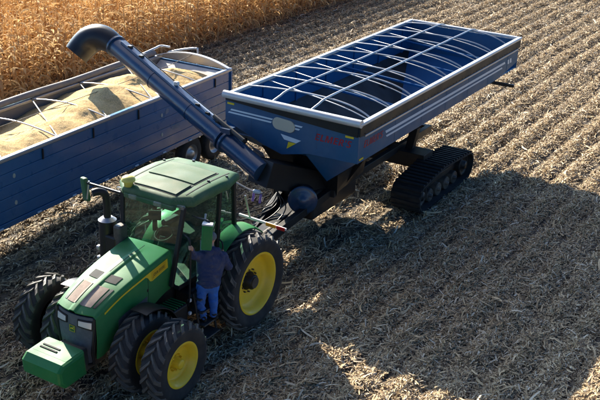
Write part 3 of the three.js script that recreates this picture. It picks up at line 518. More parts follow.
// ------------------------------------------------------------------ tractor
const tractor = thing('tractor', 'green farm tractor with yellow wheels and dual front tyres', 'tractor', 0, 0);
{
  const T = tractor;
  // wheels
  function wheel(name, R, rimR, width, nl, x, y, z, side, opt = {}) {
    const w = group(name, T, x, y, z), h = width / 2, m = side > 0 ? 1 : -1;
    const t = lathe([[rimR - 0.01, -h * 0.8], [rimR + 0.05, -h * 0.86], [lerp(rimR, R, 0.5), -h * 1.02], [R - 0.1, -h * 0.97], [R - 0.055, -h * 0.8], [R - 0.04, 0], [R - 0.055, h * 0.8], [R - 0.1, h * 0.97], [lerp(rimR, R, 0.5), h * 1.02], [rimR + 0.05, h * 0.86], [rimR - 0.01, h * 0.8]], 56);
    mesh('tyre', t, M.rubber, w);
    // one lug: a bent bar from the middle of the tread to the shoulder
    const lug = (s) => {
      const st = [[-0.03, R - 0.05, 0], [0.3, R - 0.052, 0.35], [0.7, R - 0.062, 0.72], [1.0, R - 0.115, 1.0]], pos = [], sp = width * 0.62 / R, idx = [];
      st.forEach(([f, rb, a], i) => { const ang = a * sp, wd = lerp(0.042, 0.06, f) / R, top = i === 3 ? R - 0.085 : R; for (const [da, rr2] of [[-wd, rb], [-wd * 0.7, top], [wd * 0.7, top], [wd, rb]]) pos.push(s * f * h * 0.99, Math.cos(ang + da) * rr2, Math.sin(ang + da) * rr2); });
      for (let i = 0; i < 3; i++) for (let k = 0; k < 3; k++) { const a = i * 4 + k, b = a + 1, c = a + 4, d = c + 1; idx.push(a, c, d, a, d, b); }
      idx.push(0, 1, 2, 0, 2, 3, 12, 14, 13, 12, 15, 14);
      const g = new THREE.BufferGeometry(); g.setAttribute('position', new THREE.Float32BufferAttribute(pos, 3)); g.setIndex(idx); const n = g.toNonIndexed(); n.computeVertexNormals(); return boxUV(n);
    };
    const lg = [lug(1), lug(-1)];
    for (let i = 0; i < nl; i++) for (const k of [0, 1]) { const b = new THREE.Mesh(lg[k], M.lugRubber); b.name = 'lug'; b.castShadow = b.receiveShadow = true; b.rotation.x = (i + k * 0.5) / nl * Math.PI * 2; w.add(b); }
    const d = opt.dish ?? 0.1;
    const r = lathe([[rimR, h * 0.8], [rimR + 0.03, h * 0.83], [rimR + 0.03, h * 0.87], [rimR - 0.02, h * 0.86], [rimR - 0.05, h * 0.6], [rimR - 0.08, h * 0.5], [rimR - 0.09, h * 0.5 - d * 0.4], [rimR * 0.72, h * 0.5 - d], [rimR * 0.42, h * 0.5 - d * 0.9], [rimR * 0.4, h * 0.5 - d * 1.2], [0.02, h * 0.5 - d * 1.2]], 56);
    r.scale(m, 1, 1); mesh('rim', r, M.yellow, w);
    const back = lathe([[rimR, -h * 0.8], [rimR - 0.05, -h * 0.6], [rimR - 0.08, 0], [rimR - 0.08, h * 0.4]], 40); back.scale(m, 1, 1); mesh('rim_barrel', back, M.yellow, w);
    const hubR = opt.hub ?? 0.15, hx = h * 0.5 - d * 1.2, hub = lathe([[hubR * 1.25, hx - 0.02], [hubR * 1.25, hx + 0.03], [hubR, hx + 0.04], [hubR, hx + 0.15], [hubR * 0.6, hx + 0.17], [0, hx + 0.17]], 28); hub.scale(m, 1, 1);
    mesh('hub', hub, opt.hubMat ?? M.black, w);
    const bolts = []; for (let i = 0; i < 10; i++) { const a = i / 10 * 6.283; const g = new THREE.CylinderGeometry(0.016, 0.016, 0.05, 6); g.rotateZ(Math.PI / 2); g.translate(m * (hx + 0.03), Math.cos(a) * hubR * 1.55, Math.sin(a) * hubR * 1.55); bolts.push(g); }
    mesh('wheel_bolts', bolts, opt.hubMat === M.yellow ? M.yellow : M.iron, w, { kind: 'stuff' });
    return w;
  }
  for (const s of [1, -1]) {
    wheel('rear_wheel', 1.03, 0.645, 0.56, 22, s * 1.12, 1.0, 0, s, { dish: 0.13, hub: 0.16 });
    wheel('inner_front_wheel', 0.79, 0.42, 0.46, 20, s * 0.83, 0.76, 3.03, s, { dish: 0.12, hub: 0.11, hubMat: M.yellow });
    wheel('outer_front_wheel', 0.79, 0.42, 0.46, 20, s * 1.55, 0.76, 3.03, s, { dish: 0.09, hub: 0.1, hubMat: M.yellow });
  }
  // chassis
  mesh('engine_block', box(0.62, 0.75, 2.5, 0, 1.08, 2.55, 0, 0, 0, 0.05), M.iron, T);
  mesh('transmission', box(0.66, 0.75, 2.3, 0, 0.98, 0.2, 0, 0, 0, 0.06), M.green, T);
  mesh('front_axle', [beam([-0.75, 0.76, 3.03], [0.75, 0.76, 3.03], 0.22, 0.24)], M.green, T);
  mesh('rear_axle', cyl([-1.3, 1.0, 0], [1.3, 1.0, 0], 0.12, 0.12, 20), M.iron, T);
  mesh('front_support', box(0.56, 0.5, 0.7, 0, 0.82, 3.72, 0, 0, 0, 0.05), M.iron, T);
  mesh('drawbar', box(0.12, 0.07, 1.3, 0, 0.5, -0.75), M.iron, T);
  for (const s of [-1, 1]) { mesh('lift_arm', beam([s * 0.3, 0.75, -0.35], [s * 0.42, 0.6, -1.15], 0.06, 0.12), M.iron, T); mesh('lift_rod', cyl([s * 0.35, 1.35, -0.5], [s * 0.4, 0.66, -0.95], 0.03), M.iron, T); }
  mesh('rear_valve_block', box(0.5, 0.4, 0.25, 0, 1.25, -0.55, 0, 0, 0, 0.03), M.iron, T);

  // hood: a lofted shape, P(s, t): s 0 rear .. 1 nose, t -1 .. 1 round the section
  const hoodAt = (s, t, off = 0) => {
    const u = clamp(Math.abs(t) / 0.55), zEnd = 3.86 + 0.1 * (1 - u * u), z = lerp(1.82, zEnd, s);
    const w = lerp(0.55, 0.47, s) + 0.02 * Math.sin(s * 3) + off, top = 2.24 - 0.32 * s - 0.2 * s ** 4 + off, yb = lerp(1.42, 1.16, smooth(0, 0.5, s)) - 0.32 * smooth(0.62, 0.96, s), sg = Math.sign(t) || 1, a = Math.abs(t), rad = 0.065;
    if (a <= 0.55) { const k = a / 0.55, rib = 0.022 * smooth(0.2, 0.12, k) * smooth(0.1, 0.25, s); return [sg * k * (w - rad), top + 0.018 * (1 - k * k) + rib, z]; }
    if (a <= 0.7) { const k = (a - 0.55) / 0.15 * Math.PI / 2; return [sg * (w - rad + Math.sin(k) * rad), top - rad + Math.cos(k) * rad, z]; }
    const k = (a - 0.7) / 0.3; return [sg * (w + 0.025 * Math.sin(k * 3) - 0.03 * k), lerp(top - rad, yb, k), z - 0.02 * k];
  };
  const hoodG = shell(72, 40, (u, v, o) => hoodAt(v, u * 2 - 1, o), 0.02);
  const hood = mesh('hood', hoodG, M.green, T);
  const patch = (name, s0, s1, t0, t1, off, mat, nu = 8, nv = 12) => mesh(name, shell(nu, nv, (u, v, o) => hoodAt(lerp(s0, s1, v), lerp(t0, t1, u), off + o), 0.008), mat, hood);
  // yellow side stripes, broad at the cab and narrowing to the nose
  for (const sg of [1, -1]) mesh('hood_stripe', shell(4, 30, (u, v, o) => hoodAt(lerp(0.06, 0.9, v), sg * lerp(0.715, lerp(0.79, 0.728, smooth(0.28, 0.36, v)), u), 0.006 + o), 0.005), M.decalYellow, hood);
  const nameMat = new THREE.MeshStandardMaterial({ map: lettering('JOHN DEERE', { font: 'bold 72px sans-serif', fill: '#1c2a14', bg: '#d9ae12' }), roughness: 0.5, side: THREE.DoubleSide });
  mesh('hood_lettering', grid(2, 12, (u, v) => hoodAt(lerp(0.09, 0.29, v), lerp(0.782, 0.724, u), 0.011), (u, v) => [1 - v, u]), nameMat, hood, { uv: true });
  for (const sg of [1, -1]) { patch('hood_vent', 0.54, 0.635, sg * 0.1, sg * 0.38, 0.008, M.vent); patch('hood_screen', 0.7, 0.93, sg * 0.07, sg * 0.36, 0.008, M.ventTan); patch('hood_trim', 0.7, 0.93, sg * 0.4, sg * 0.47, 0.006, M.black); }
  patch('hood_seam', 0.05, 0.52, -0.008, 0.008, 0.002, M.vent, 2, 20);
  for (const sg of [1, -1]) { patch('hood_side_seam', 0.34, 0.343, sg * 0.72, sg * 0.99, 0.003, M.vent, 10, 1); patch('hood_latch', 0.345, 0.36, sg * 0.82, sg * 0.84, 0.008, M.black, 2, 2); }
  patch('side_vent', 0.36, 0.74, 0.87, 0.985, 0.006, M.grille); patch('side_vent', 0.36, 0.74, -0.87, -0.985, 0.006, M.grille);
  // grille
  const grilleAt = (u, v, off = 0) => { const w = lerp(0.445, 0.36, smooth(0.2, 1, v)), x = (u * 2 - 1); return [x * w, lerp(1.67, 0.72, v), 3.945 - 0.1 * x * x + 0.03 * Math.sin(v * 3) + off]; };
  const grille = mesh('grille', shell(20, 16, (u, v, o) => grilleAt(u, v, o), 0.03), M.grille, T);
  mesh('grille_frame', tube([0, 0.25, 0.5, 0.75, 1].map((k) => grilleAt(0.01, k, 0.01)).concat([[0, 0.7, 3.97]], [1, 0.75, 0.5, 0.25, 0].map((k) => grilleAt(0.99, k, 0.01))), 0.028, 60, 8), M.black, grille);
  for (const [a, b] of [[0.02, 0.36], [0.64, 0.98]]) {
    const hl = mesh('headlight', shell(8, 4, (u, v, o) => { const q = lerp(a, b, u), c = Math.abs(q * 2 - 1); return grilleAt(q, lerp(0.06, 0.26 - 0.07 * (1 - c), v), 0.022 + o); }, 0.03), M.black, T);
    mesh('headlight_reflector', shell(8, 4, (u, v, o) => { const q = lerp(a + 0.03, b - 0.03, u), c = Math.abs(q * 2 - 1); return grilleAt(q, lerp(0.085, 0.22 - 0.06 * (1 - c), v), 0.032 + o); }, 0.012), M.reflector, hl);
  }
  // leaping deer badge: dark shield, yellow outline and animal
  const badge = (() => { const c = document.createElement('canvas'); c.width = c.height = 128; const x = c.getContext('2d'); x.fillStyle = '#23552c'; x.fillRect(0, 0, 128, 128); x.strokeStyle = '#d8b21e'; x.lineWidth = 7; x.strokeRect(8, 8, 112, 112); x.fillStyle = '#d8b21e'; x.beginPath(); x.moveTo(20, 62); x.lineTo(44, 50); x.lineTo(74, 52); x.lineTo(86, 34); x.lineTo(100, 30); x.lineTo(108, 40); x.lineTo(96, 46); x.lineTo(90, 66); x.lineTo(108, 78); x.lineTo(104, 84); x.lineTo(82, 74); x.lineTo(50, 72); x.lineTo(26, 92); x.lineTo(20, 88); x.lineTo(36, 70); x.closePath(); x.fill(); x.lineWidth = 4; x.beginPath(); x.moveTo(88, 32); x.lineTo(80, 18); x.moveTo(93, 30); x.lineTo(92, 16); x.stroke(); const t = new THREE.CanvasTexture(c); t.colorSpace = THREE.SRGBColorSpace; return new THREE.MeshStandardMaterial({ map: t, roughness: 0.4, side: THREE.DoubleSide }); })();
  mesh('badge', grid(4, 4, (u, v) => grilleAt(lerp(0.42, 0.58, u), lerp(0.36, 0.22, v), 0.012)), badge, grille, { uv: true });
  // front weight
  const wt = mesh('front_weight', (() => { const g = extr([[4.14, 0.7], [4.6, 0.68], [4.7, 0.78], [4.72, 0.98], [4.64, 1.05], [4.18, 1.08]], 0.8, 0.06); g.rotateY(-Math.PI / 2); g.translate(0.37, 0, 0); return g; })(), M.green, T);
  mesh('weight_top_plate', box(0.8, 0.012, 0.3, -0.03, 1.124, 4.4, 0.08), M.green, wt);
  mesh('weight_grip', box(0.4, 0.02, 0.04, -0.16, 1.137, 4.34, 0.08), M.vent, wt); mesh('weight_grip', box(0.4, 0.02, 0.04, -0.16, 1.132, 4.42, 0.08), M.vent, wt);
  mesh('weight_mount', box(0.5, 0.34, 0.5, 0, 0.78, 3.98), M.iron, T);
  // front fenders over the inner wheels
  for (const s of [1, -1]) mesh('front_fender', shell(6, 18, (u, v, o) => { const a = lerp(-0.15, 1.25, v) + Math.PI / 2, r = 0.88 + o - 0.03 * Math.abs(u - 0.5); return [s * lerp(0.66, 1.04, u), 0.76 + Math.sin(a) * r, 3.03 + Math.cos(a) * r * 1.0]; }, 0.02), M.black, T);

  // cab
  const F = 1.42, RF = 3.02;
  const cab = group('cab', T, 0, 0.1, 0.17);
  mesh('cab_floor', box(1.5, 0.1, 1.9, 0, F - 0.02, 0.72), M.black, cab);
  mesh('cab_base', box(1.42, 0.36, 1.3, 0, F - 0.24, 0.5, 0, 0, 0, 0.05), M.black, cab);
  const pil = { a: [[0.6, F, 1.72], [0.74, RF, 1.48]], b: [[0.76, F, 0.5], [0.82, RF, 0.45]], c: [[0.68, 1.75, -0.28], [0.7, RF, -0.2]] };
  for (const s of [1, -1]) for (const k of ['a', 'b', 'c']) { const [p, q] = pil[k]; mesh('pillar', beam([p[0] * s, p[1], p[2]], [q[0] * s, q[1], q[2]], 0.075, 0.085), M.black, cab); }
  const pane = (pts) => mesh('window', plate(pts, 0.006), M.glass, cab);
  const m = (p, s) => [p[0] * s, p[1], p[2]];
  pane([m(pil.a[0], 0.94), m(pil.a[1], 0.95), m(pil.a[1], -0.95), m(pil.a[0], -0.94)].map(([x, y, z]) => [x, y, z + 0.01]));
  for (const s of [1, -1]) {
    const j = (p, dz) => [p[0] * s, p[1], p[2] + dz];
    pane([j(pil.a[0], -0.05), j(pil.a[1], -0.05), j(pil.b[1], 0.05), j(pil.b[0], 0.05)]);
    pane([j([pil.b[0][0] - 0.02, 1.8, 0.47], -0.05), j(pil.b[1], -0.05), j(pil.c[1], 0.05), j([pil.c[0][0], 1.8, -0.27], 0.05)]);
  }
  pane([[0.64, 1.78, -0.29], [0.66, RF, -0.21], [-0.66, RF, -0.21], [-0.64, 1.78, -0.29]]);
  mesh('door_handle_bar', cyl([0.9, 1.7, 0.62], [0.94, 2.3, 0.6], 0.016), M.black, cab);
  // roof
  const roofY = (x, z) => 3.24 - 0.05 * (x / 1.0) ** 2 - 0.05 * ((z - 0.6) / 0.95) ** 2;
  const roofOut = [[-0.66, 1.6], [0.52, 1.6], [0.86, 1.32], [0.9, 0.2], [0.74, -0.34], [-0.82, -0.34], [-0.98, 0.2], [-0.96, 1.32]];
  const sdRoof = (t, n) => { const i = Math.floor(t * 8) % 8, f = t * 8 - Math.floor(t * 8), p = roofOut[i], q = roofOut[(i + 1) % 8]; return [lerp(p[0], q[0], f), lerp(p[1], q[1], f)]; };
  const roofG = (() => {                                      // rings from the crown out, over the edge and back under
    const rings = [[0, 0], [0.3, 0], [0.6, 0], [0.8, 0], [0.9, 0.0], [0.97, -0.025], [1, -0.07], [1.0, -0.15], [0.97, -0.19], [0.8, -0.2], [0, -0.2]];
    return grid(64, rings.length - 1, (u, v) => { const [k, dy] = rings[Math.round(v * (rings.length - 1))], [x, z] = sdRoof(u === 1 ? 0 : u), X = x * k, Z = 0.63 + (z - 0.63) * k; return [X, roofY(X, Z) + dy, Z]; });
  })();
  const roof = mesh('roof', toCreasedNormals(roofG, 0.7), M.roofGreen, cab);
  const rp = (x0, x1, z0, z1, name, mat, off = 0.012) => mesh(name, shell(8, 8, (u, v, o) => { const x = lerp(x0, x1, u), z = lerp(z0, z1, v); return [x, roofY(x, z) + off + o, z]; }, 0.03), mat, roof);
  rp(-0.5, 0.5, 0.95, 1.42, 'roof_hatch', M.roofPanel, 0.026); rp(-0.6, 0.5, 0.12, 0.86, 'roof_panel', M.roofPanel, 0.02);
  for (const [x0, x1, z0, z1] of [[-0.53, 0.53, 0.9, 0.925], [0.51, 0.535, 0.93, 1.45], [-0.535, -0.51, 0.93, 1.45], [-0.53, 0.53, 1.43, 1.455], [0.51, 0.535, 0.1, 0.88], [-0.64, 0.53, 0.075, 0.1], [0.64, 0.662, -0.1, 1.3], [-0.732, -0.71, -0.1, 1.3]]) rp(x0, x1, z0, z1, 'roof_seam', M.vent, 0.006);
  for (const [x, z] of [[0.74, 0.1], [-0.82, 0.1], [0.62, 0.55], [-0.3, -0.2]]) { const g = new THREE.CylinderGeometry(0.025, 0.03, 0.03, 10); g.translate(x, roofY(x, z) + 0.012, z); mesh('roof_cap', g, M.black, roof); }
  { const g = new THREE.LatheGeometry([[0, 0.16], [0.07, 0.155], [0.125, 0.12], [0.135, 0.07], [0.13, 0.05], [0.09, 0.02], [0.09, -0.05], [0, -0.05]].map(([a, b]) => new THREE.Vector2(a, b)), 26); g.scale(1, 1, 1); g.translate(-0.56, roofY(-0.56, 1.5) + 0.03, 1.52); mesh('satellite_receiver', g, plain([0.72, 0.62, 0.12], 0.45), roof); }
  for (const x of [-0.78, -0.36, 0.24, 0.68]) { const z = Math.abs(x) > 0.5 ? 1.5 : 1.64; mesh('roof_lamp', box(0.18, 0.09, 0.06, x, 3.02, z + 0.0, 0, 0, 0, 0.02), M.lens, roof); }
  mesh('front_visor', box(1.2, 0.1, 0.12, 0, 3.0, 1.58, 0, 0, 0, 0.03), M.roofGreen, roof);
  // inside the cab
  mesh('seat', [box(0.52, 0.16, 0.5, 0.02, 1.95, 0.42, 0, 0, 0, 0.06), box(0.5, 0.7, 0.14, 0.02, 2.32, 0.12, -0.15, 0, 0, 0.06)], M.seat, cab);
  mesh('seat_post', box(0.36, 0.45, 0.36, 0.02, 1.66, 0.42), M.interior, cab);
  mesh('armrest', box(0.16, 0.12, 0.45, -0.36, 2.12, 0.5, 0, 0, 0, 0.04), M.interior, cab);
  mesh('display_screen', box(0.26, 0.2, 0.04, -0.48, 2.32, 0.85, -0.2, 0.5, 0, 0.02), M.interior, cab);
  mesh('steering_column', cyl([0, 1.45, 1.5], [0, 2.12, 1.2], 0.06), M.interior, cab);
  { const g = new THREE.TorusGeometry(0.19, 0.018, 8, 28); g.rotateX(Math.PI / 2 + 0.45); g.translate(0, 2.16, 1.16); mesh('steering_wheel', g, M.interior, cab); }
  mesh('dash', box(0.55, 0.35, 0.25, 0, 1.75, 1.52, 0, 0, 0, 0.06), M.interior, cab);
  // cab front left corner post and hand rails
  mesh('hand_rail', pipe([[0.98, 1.2, 1.86], [1.03, 1.5, 1.88], [1.03, 2.5, 1.85], [0.86, 2.66, 1.8]], 0.018, 30, 8), M.black, T);
  mesh('hand_rail', pipe([[1.0, 1.3, 0.88], [1.06, 1.5, 0.88], [1.06, 2.1, 0.84], [0.95, 2.2, 0.8]], 0.016, 30, 8), M.black, T);
  // steps, tank, side box
  for (let i = 0; i < 4; i++) mesh('step', box(0.3, 0.035, 0.46, 1.12 - 0.05 * i, 0.45 + i * 0.27, 1.42), M.iron, T);
  for (const z of [1.17, 1.67]) mesh('step_rail', beam([1.16, 0.42, z], [0.96, 1.38, z], 0.05, 0.03), M.black, T);
  mesh('fuel_tank', box(0.42, 0.6, 1.15, 0.58, 1.0, 0.95, 0, 0, 0, 0.1), M.black, T); mesh('fuel_tank', box(0.45, 0.6, 1.4, -0.6, 1.0, 1.0, 0, 0, 0, 0.1), M.black, T);
  mesh('battery_box', box(0.4, 0.42, 0.62, 0.72, 1.0, 2.08, 0, 0, 0, 0.05), M.black, T);
  for (let i = 0; i < 7; i++) mesh('box_slat', box(0.36, 0.02, 0.03, 0.72, 1.225, 1.84 + i * 0.08), M.green, T);
  for (const [y, z] of [[1.28, 1.78], [1.0, 1.78]]) mesh('step_lamp', box(0.06, 0.07, 0.07, 0.96, y, z, 0, 0, 0, 0.02), M.white, T);
  // rear fenders
  for (const s of [1, -1]) {
    const fe = mesh('rear_fender', shell(8, 26, (u, v, o) => { const a = lerp(0.55, 2.35, v), r = 1.14 + o - 0.05 * u * u; return [s * lerp(0.66, 0.98, u), 1.0 + Math.sin(a) * r, Math.cos(a) * r * 0.98]; }, 0.025), M.green, T);
    mesh('fender_side', shell(4, 20, (u, v, o) => { const a = lerp(0.6, 2.3, v), r = lerp(0.7, 1.135, u); return [s * (0.67 + o), 1.0 + Math.sin(a) * r, Math.cos(a) * r * 0.98]; }, 0.02), M.black, fe);
  }
  // rear lamp bar with amber and red ends
  const lb = mesh('lamp_bar', beam([0.45, 2.1, -0.62], [1.62, 2.06, -0.62], 0.05, 0.05), M.white, T);
  mesh('amber_reflector', beam([1.14, 2.075, -0.585], [1.38, 2.067, -0.585], 0.02, 0.075), M.amber, lb); mesh('red_reflector', beam([1.4, 2.066, -0.585], [1.6, 2.06, -0.585], 0.02, 0.075), M.red, lb);
  mesh('lamp_bar_post', cyl([0.72, 2.1, -0.62], [0.84, 2.75, -0.25], 0.02), M.silver, T);
  // exhaust and aftertreatment on the right front of the cab
  const ex = mesh('exhaust_stack', cyl([-0.98, 1.5, 1.86], [-0.98, 2.5, 1.86], 0.17, 0.17, 24), M.black, T);
  mesh('exhaust_pipe', pipe([[-0.98, 2.45, 1.86], [-0.98, 2.85, 1.86], [-0.98, 3.05, 1.9], [-1.05, 3.12, 2.0], [-1.12, 3.1, 2.1]], 0.075, 30, 16), M.black, ex);
  mesh('stack_cap', cyl([-0.98, 2.5, 1.86], [-0.98, 2.56, 1.86], 0.18, 0.1, 24), M.silver, ex);
  mesh('heat_shield', box(0.3, 0.8, 0.34, -0.78, 1.85, 1.86, 0, 0, 0, 0.05), M.black, ex);
  for (const y of [1.62, 1.85]) mesh('pipe_clamp', box(0.09, 0.1, 0.1, -1.19, y, 1.9, 0, 0, 0, 0.03), M.silver, ex);
  mesh('air_intake', box(0.2, 0.5, 0.24, -0.62, 2.25, 1.9, 0, 0, 0, 0.05), M.iron, T);
  // mirrors
  const mr = group('mirror', T);
  mesh('mirror_arm', beam([-0.85, 2.98, 1.55], [-1.9, 2.9, 1.4], 0.045, 0.05), M.black, mr);
  mesh('mirror_housing', box(0.2, 0.5, 0.1, -2.0, 2.72, 1.35, 0, -0.35, 0.12, 0.05), M.roofGreen, mr);
  mesh('mirror_bracket', cyl([-1.85, 2.95, 1.4], [-1.9, 2.55, 1.42], 0.018), M.silver, mr);
  const ml = group('mirror', T);
  mesh('mirror_arm', pipe([[0.86, 2.95, 1.56], [1.05, 2.98, 1.62], [1.3, 3.0, 1.66], [1.34, 2.9, 1.68]], 0.02, 24, 8), M.black, ml);
  mesh('mirror_housing', box(0.2, 0.52, 0.11, 1.32, 2.7, 1.72, 0, 0.5, -0.06, 0.03), M.green, ml);
  mesh('mirror_cap', box(0.205, 0.03, 0.12, 1.338, 2.97, 1.72, 0, 0.5, -0.06, 0.01), M.white, ml);
  mesh('wiper_bar', beam([1.0, 2.85, 1.15], [1.05, 2.5, 1.3], 0.04, 0.03), M.silver, cab);
}

// ------------------------------------------------------------------ person climbing the steps
{
  const cap = (p, a, b, ra, rb) => { const px = p[0] - a[0], py = p[1] - a[1], pz = p[2] - a[2], bx = b[0] - a[0], by = b[1] - a[1], bz = b[2] - a[2], t = clamp((px * bx + py * by + pz * bz) / (bx * bx + by * by + bz * bz + 1e-9)); return Math.hypot(px - bx * t, py - by * t, pz - bz * t) - lerp(ra, rb, t); };
  const smin = (a, b, k) => { const h = clamp(0.5 + 0.5 * (b - a) / k); return lerp(b, a, h) - k * h * (1 - h); };
  function field(bones, c, half, res, grow = 0, cut = null, k = 0.035, wrinkle = null) {
    const mc = new MarchingCubes(res, new THREE.MeshBasicMaterial(), false, false, 120000), h = res / 2;
    for (let z = 0; z < res; z++) for (let y = 0; y < res; y++) for (let x = 0; x < res; x++) {
      const p = [c[0] + (x - h) / h * half, c[1] + (y - h) / h * half, c[2] + (z - h) / h * half];
      let d = 1e3; for (const [a, b, ra, rb] of bones) d = smin(d, cap(p, a, b, ra + grow, rb + grow), k);
      if (wrinkle) d += wrinkle(p);
      if (cut) d = Math.max(d, cut(p));
      mc.field[x + y * res + z * res * res] = -d;
    }
    mc.isolation = 0; mc.update();
    const n = mc.count, g = new THREE.BufferGeometry();
    const pos = new Float32Array(n * 3), nor = new Float32Array(n * 3);
    for (let i = 0; i < n; i++) for (let j = 0; j < 3; j++) { pos[i * 3 + j] = mc.positionArray[i * 3 + j] * half + c[j]; nor[i * 3 + j] = mc.normalArray[i * 3 + j]; }
    g.setAttribute('position', new THREE.BufferAttribute(pos, 3));
    g.setAttribute('normal', new THREE.BufferAttribute(nor, 3)); g.computeVertexNormals();
    const w = mergeVertices(g.deleteAttribute('normal'), 1e-4); w.computeVertexNormals(); return w;
  }
  const Pn = thing('person', 'person in navy hoodie and blue jeans climbing the cab steps', 'person', 0, 0);
  // joints, facing the cab (-x)
  const hipL = [1.06, 1.5, 1.5], hipR = [1.2, 1.5, 1.36], kneeL = [1.03, 1.1, 1.53], kneeR = [1.2, 1.09, 1.34], ankL = [1.1, 0.83, 1.52], ankR = [1.2, 0.83, 1.33], pel = [1.12, 1.56, 1.4], wst = [1.12, 1.72, 1.36], chest = [1.1, 1.98, 1.28], neck = [1.06, 2.17, 1.22], head = [1.02, 2.36, 1.18], shL = [0.95, 2.08, 1.42], shR = [1.25, 2.02, 1.1], elL = [0.98, 2.2, 1.67], wrL = [1.03, 2.38, 1.8], elR = [1.3, 1.78, 0.98], wrR = [1.1, 1.92, 0.88];
  const bones = [[hipL, kneeL, 0.088, 0.062], [kneeL, ankL, 0.06, 0.042], [hipR, kneeR, 0.088, 0.062], [kneeR, ankR, 0.06, 0.042], [hipL, hipR, 0.1, 0.1], [pel, wst, 0.13, 0.125], [wst, chest, 0.125, 0.14], [shL, shR, 0.07, 0.07], [chest, neck, 0.12, 0.06], [neck, head, 0.055, 0.06], [shL, elL, 0.056, 0.045], [elL, wrL, 0.044, 0.03], [shR, elR, 0.056, 0.045], [elR, wrR, 0.044, 0.03], [ankL, [1.0, 0.77, 1.51], 0.045, 0.035], [ankR, [1.06, 0.77, 1.3], 0.045, 0.035]];
  const headB = [[[1.025, 2.4, 1.18], [1.01, 2.36, 1.18], 0.092, 0.088], [[0.99, 2.3, 1.18], [1.0, 2.27, 1.18], 0.062, 0.05], [[0.935, 2.36, 1.18], [0.915, 2.335, 1.18], 0.013, 0.017], [[1.03, 2.37, 1.265], [1.035, 2.33, 1.265], 0.012, 0.014], [[1.03, 2.37, 1.095], [1.035, 2.33, 1.095], 0.012, 0.014]];
  const hand = (w, rail, s) => {                             // palm and five fingers closed round an upright rail
    const o = [[w, [lerp(w[0], rail[0], 0.5) + 0.015, w[1] + 0.05, lerp(w[2], rail[2], 0.5)], 0.028, 0.034]], q = [lerp(w[0], rail[0], 0.55) + 0.02, w[1] + 0.07, lerp(w[2], rail[2], 0.55)];
    for (let i = 0; i < 4; i++) { const y = q[1] + 0.035 - i * 0.023, l = [0.9, 1, 0.95, 0.78][i]; const k1 = [rail[0] + 0.026, y, rail[2] - s * 0.005], k2 = [rail[0] + 0.01 * l, y, rail[2] + s * 0.03 * l], k3 = [rail[0] - 0.024 * l, y - 0.004, rail[2] + s * 0.018]; o.push([q, k1, 0.018, 0.0105], [k1, k2, 0.0105, 0.0095], [k2, k3, 0.0095, 0.008]); }
    const t1 = [rail[0] - 0.005, q[1] + 0.02, rail[2] - s * 0.032], t2 = [rail[0] - 0.028, q[1] + 0.045, rail[2] - s * 0.02]; o.push([q, t1, 0.016, 0.012], [t1, t2, 0.012, 0.009]); return o;
  };
  const skin = plain([0.5, 0.29, 0.2], 0.55), navy = paint([0.028, 0.042, 0.11], { dust: 0.15, rough: 0.9, coat: 0, scale: 2 }), denim = paint([0.03, 0.15, 0.48], { dust: 0.1, rough: 0.85, coat: 0, scale: 2 });
  const body = clean(field(bones, [1.1, 1.6, 1.3], 1.0, 96)), hd = clean(field(headB, [1.0, 2.35, 1.18], 0.2, 56, 0, null, 0.025)), hL = clean(field(hand(wrL, [1.03, 2.46, 1.73 + 0.12], 1), [1.03, 2.44, 1.82], 0.16, 48, 0, null, 0.008)), hR = clean(field(hand(wrR, [1.055, 2.0, 0.86], -1), [1.08, 1.98, 0.87], 0.16, 48, 0, null, 0.008));
  [body, hd, hL, hR].forEach((g) => g.deleteAttribute('uv'));
  mesh('body', mergeGeometries([body, hd, hL, hR]), skin, Pn);
  const rump = (y) => (p) => y - p[1];
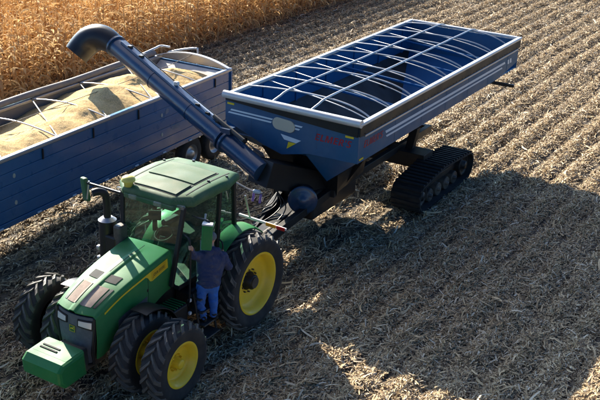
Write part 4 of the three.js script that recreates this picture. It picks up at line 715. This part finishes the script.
  const hoodieB = [[wst, chest, 0.165, 0.175], [pel, wst, 0.165, 0.165], [[1.05, 1.72, 1.43], [1.0, 1.98, 1.37], 0.14, 0.15], [[1.19, 1.72, 1.29], [1.19, 1.97, 1.19], 0.14, 0.15], [[1.07, 1.56, 1.45], [1.18, 1.56, 1.34], 0.155, 0.155], [shL, shR, 0.095, 0.095], [chest, neck, 0.165, 0.085], [shL, elL, 0.088, 0.072], [elL, [lerp(elL[0], wrL[0], 0.85), lerp(elL[1], wrL[1], 0.85), lerp(elL[2], wrL[2], 0.85)], 0.062, 0.048], [shR, elR, 0.088, 0.072], [elR, [lerp(elR[0], wrR[0], 0.85), lerp(elR[1], wrR[1], 0.85), lerp(elR[2], wrR[2], 0.85)], 0.062, 0.048], [[1.09, 2.19, 1.34], [1.2, 2.18, 1.2], 0.065, 0.065]];
  const folds = (p) => 0.012 * Math.sin(p[1] * 46 + 9 * Math.sin(p[2] * 13 + p[0] * 7)) * Math.sin(p[2] * 21 + p[1] * 8);
  mesh('hoodie', field(hoodieB.map(([a, b, c, d]) => [a, b, c, d]), [1.1, 1.9, 1.32], 0.75, 100, 0, (p) => 1.5 - p[1], 0.05, folds), navy, Pn);
  mesh('jeans', field([[hipL, kneeL, 0.108, 0.08], [kneeL, [ankL[0], ankL[1] + 0.02, ankL[2]], 0.078, 0.066], [hipR, kneeR, 0.108, 0.08], [kneeR, [ankR[0], ankR[1] + 0.02, ankR[2]], 0.078, 0.066], [hipL, hipR, 0.122, 0.122], [pel, [1.12, 1.6, 1.39], 0.138, 0.135]], [1.12, 1.2, 1.4], 0.6, 88, 0, (p) => p[1] - 1.62, 0.03, folds), denim, Pn);
  for (const [a, z] of [[ankL, 1.51], [ankR, 1.3]]) mesh('boot', field([[[a[0] + 0.01, a[1] + 0.03, a[2]], [a[0], 0.775, z], 0.058, 0.052], [[a[0], 0.775, z], [1.0, 0.765, z], 0.05, 0.042]], [1.1, 0.82, z], 0.22, 44, 0, (p) => 0.7385 - p[1], 0.03), M.black, Pn);
  mesh('cap', field([[[1.035, 2.425, 1.18], [1.02, 2.41, 1.18], 0.1, 0.1], [[0.95, 2.41, 1.2], [0.88, 2.4, 1.2], 0.02, 0.015], [[0.95, 2.41, 1.16], [0.88, 2.4, 1.16], 0.02, 0.015]], [1.0, 2.42, 1.18], 0.2, 48, 0, (p) => 2.385 - p[1], 0.03), plain([0.16, 0.17, 0.16], 0.9), Pn);
}

renderer.render(scene, camera);
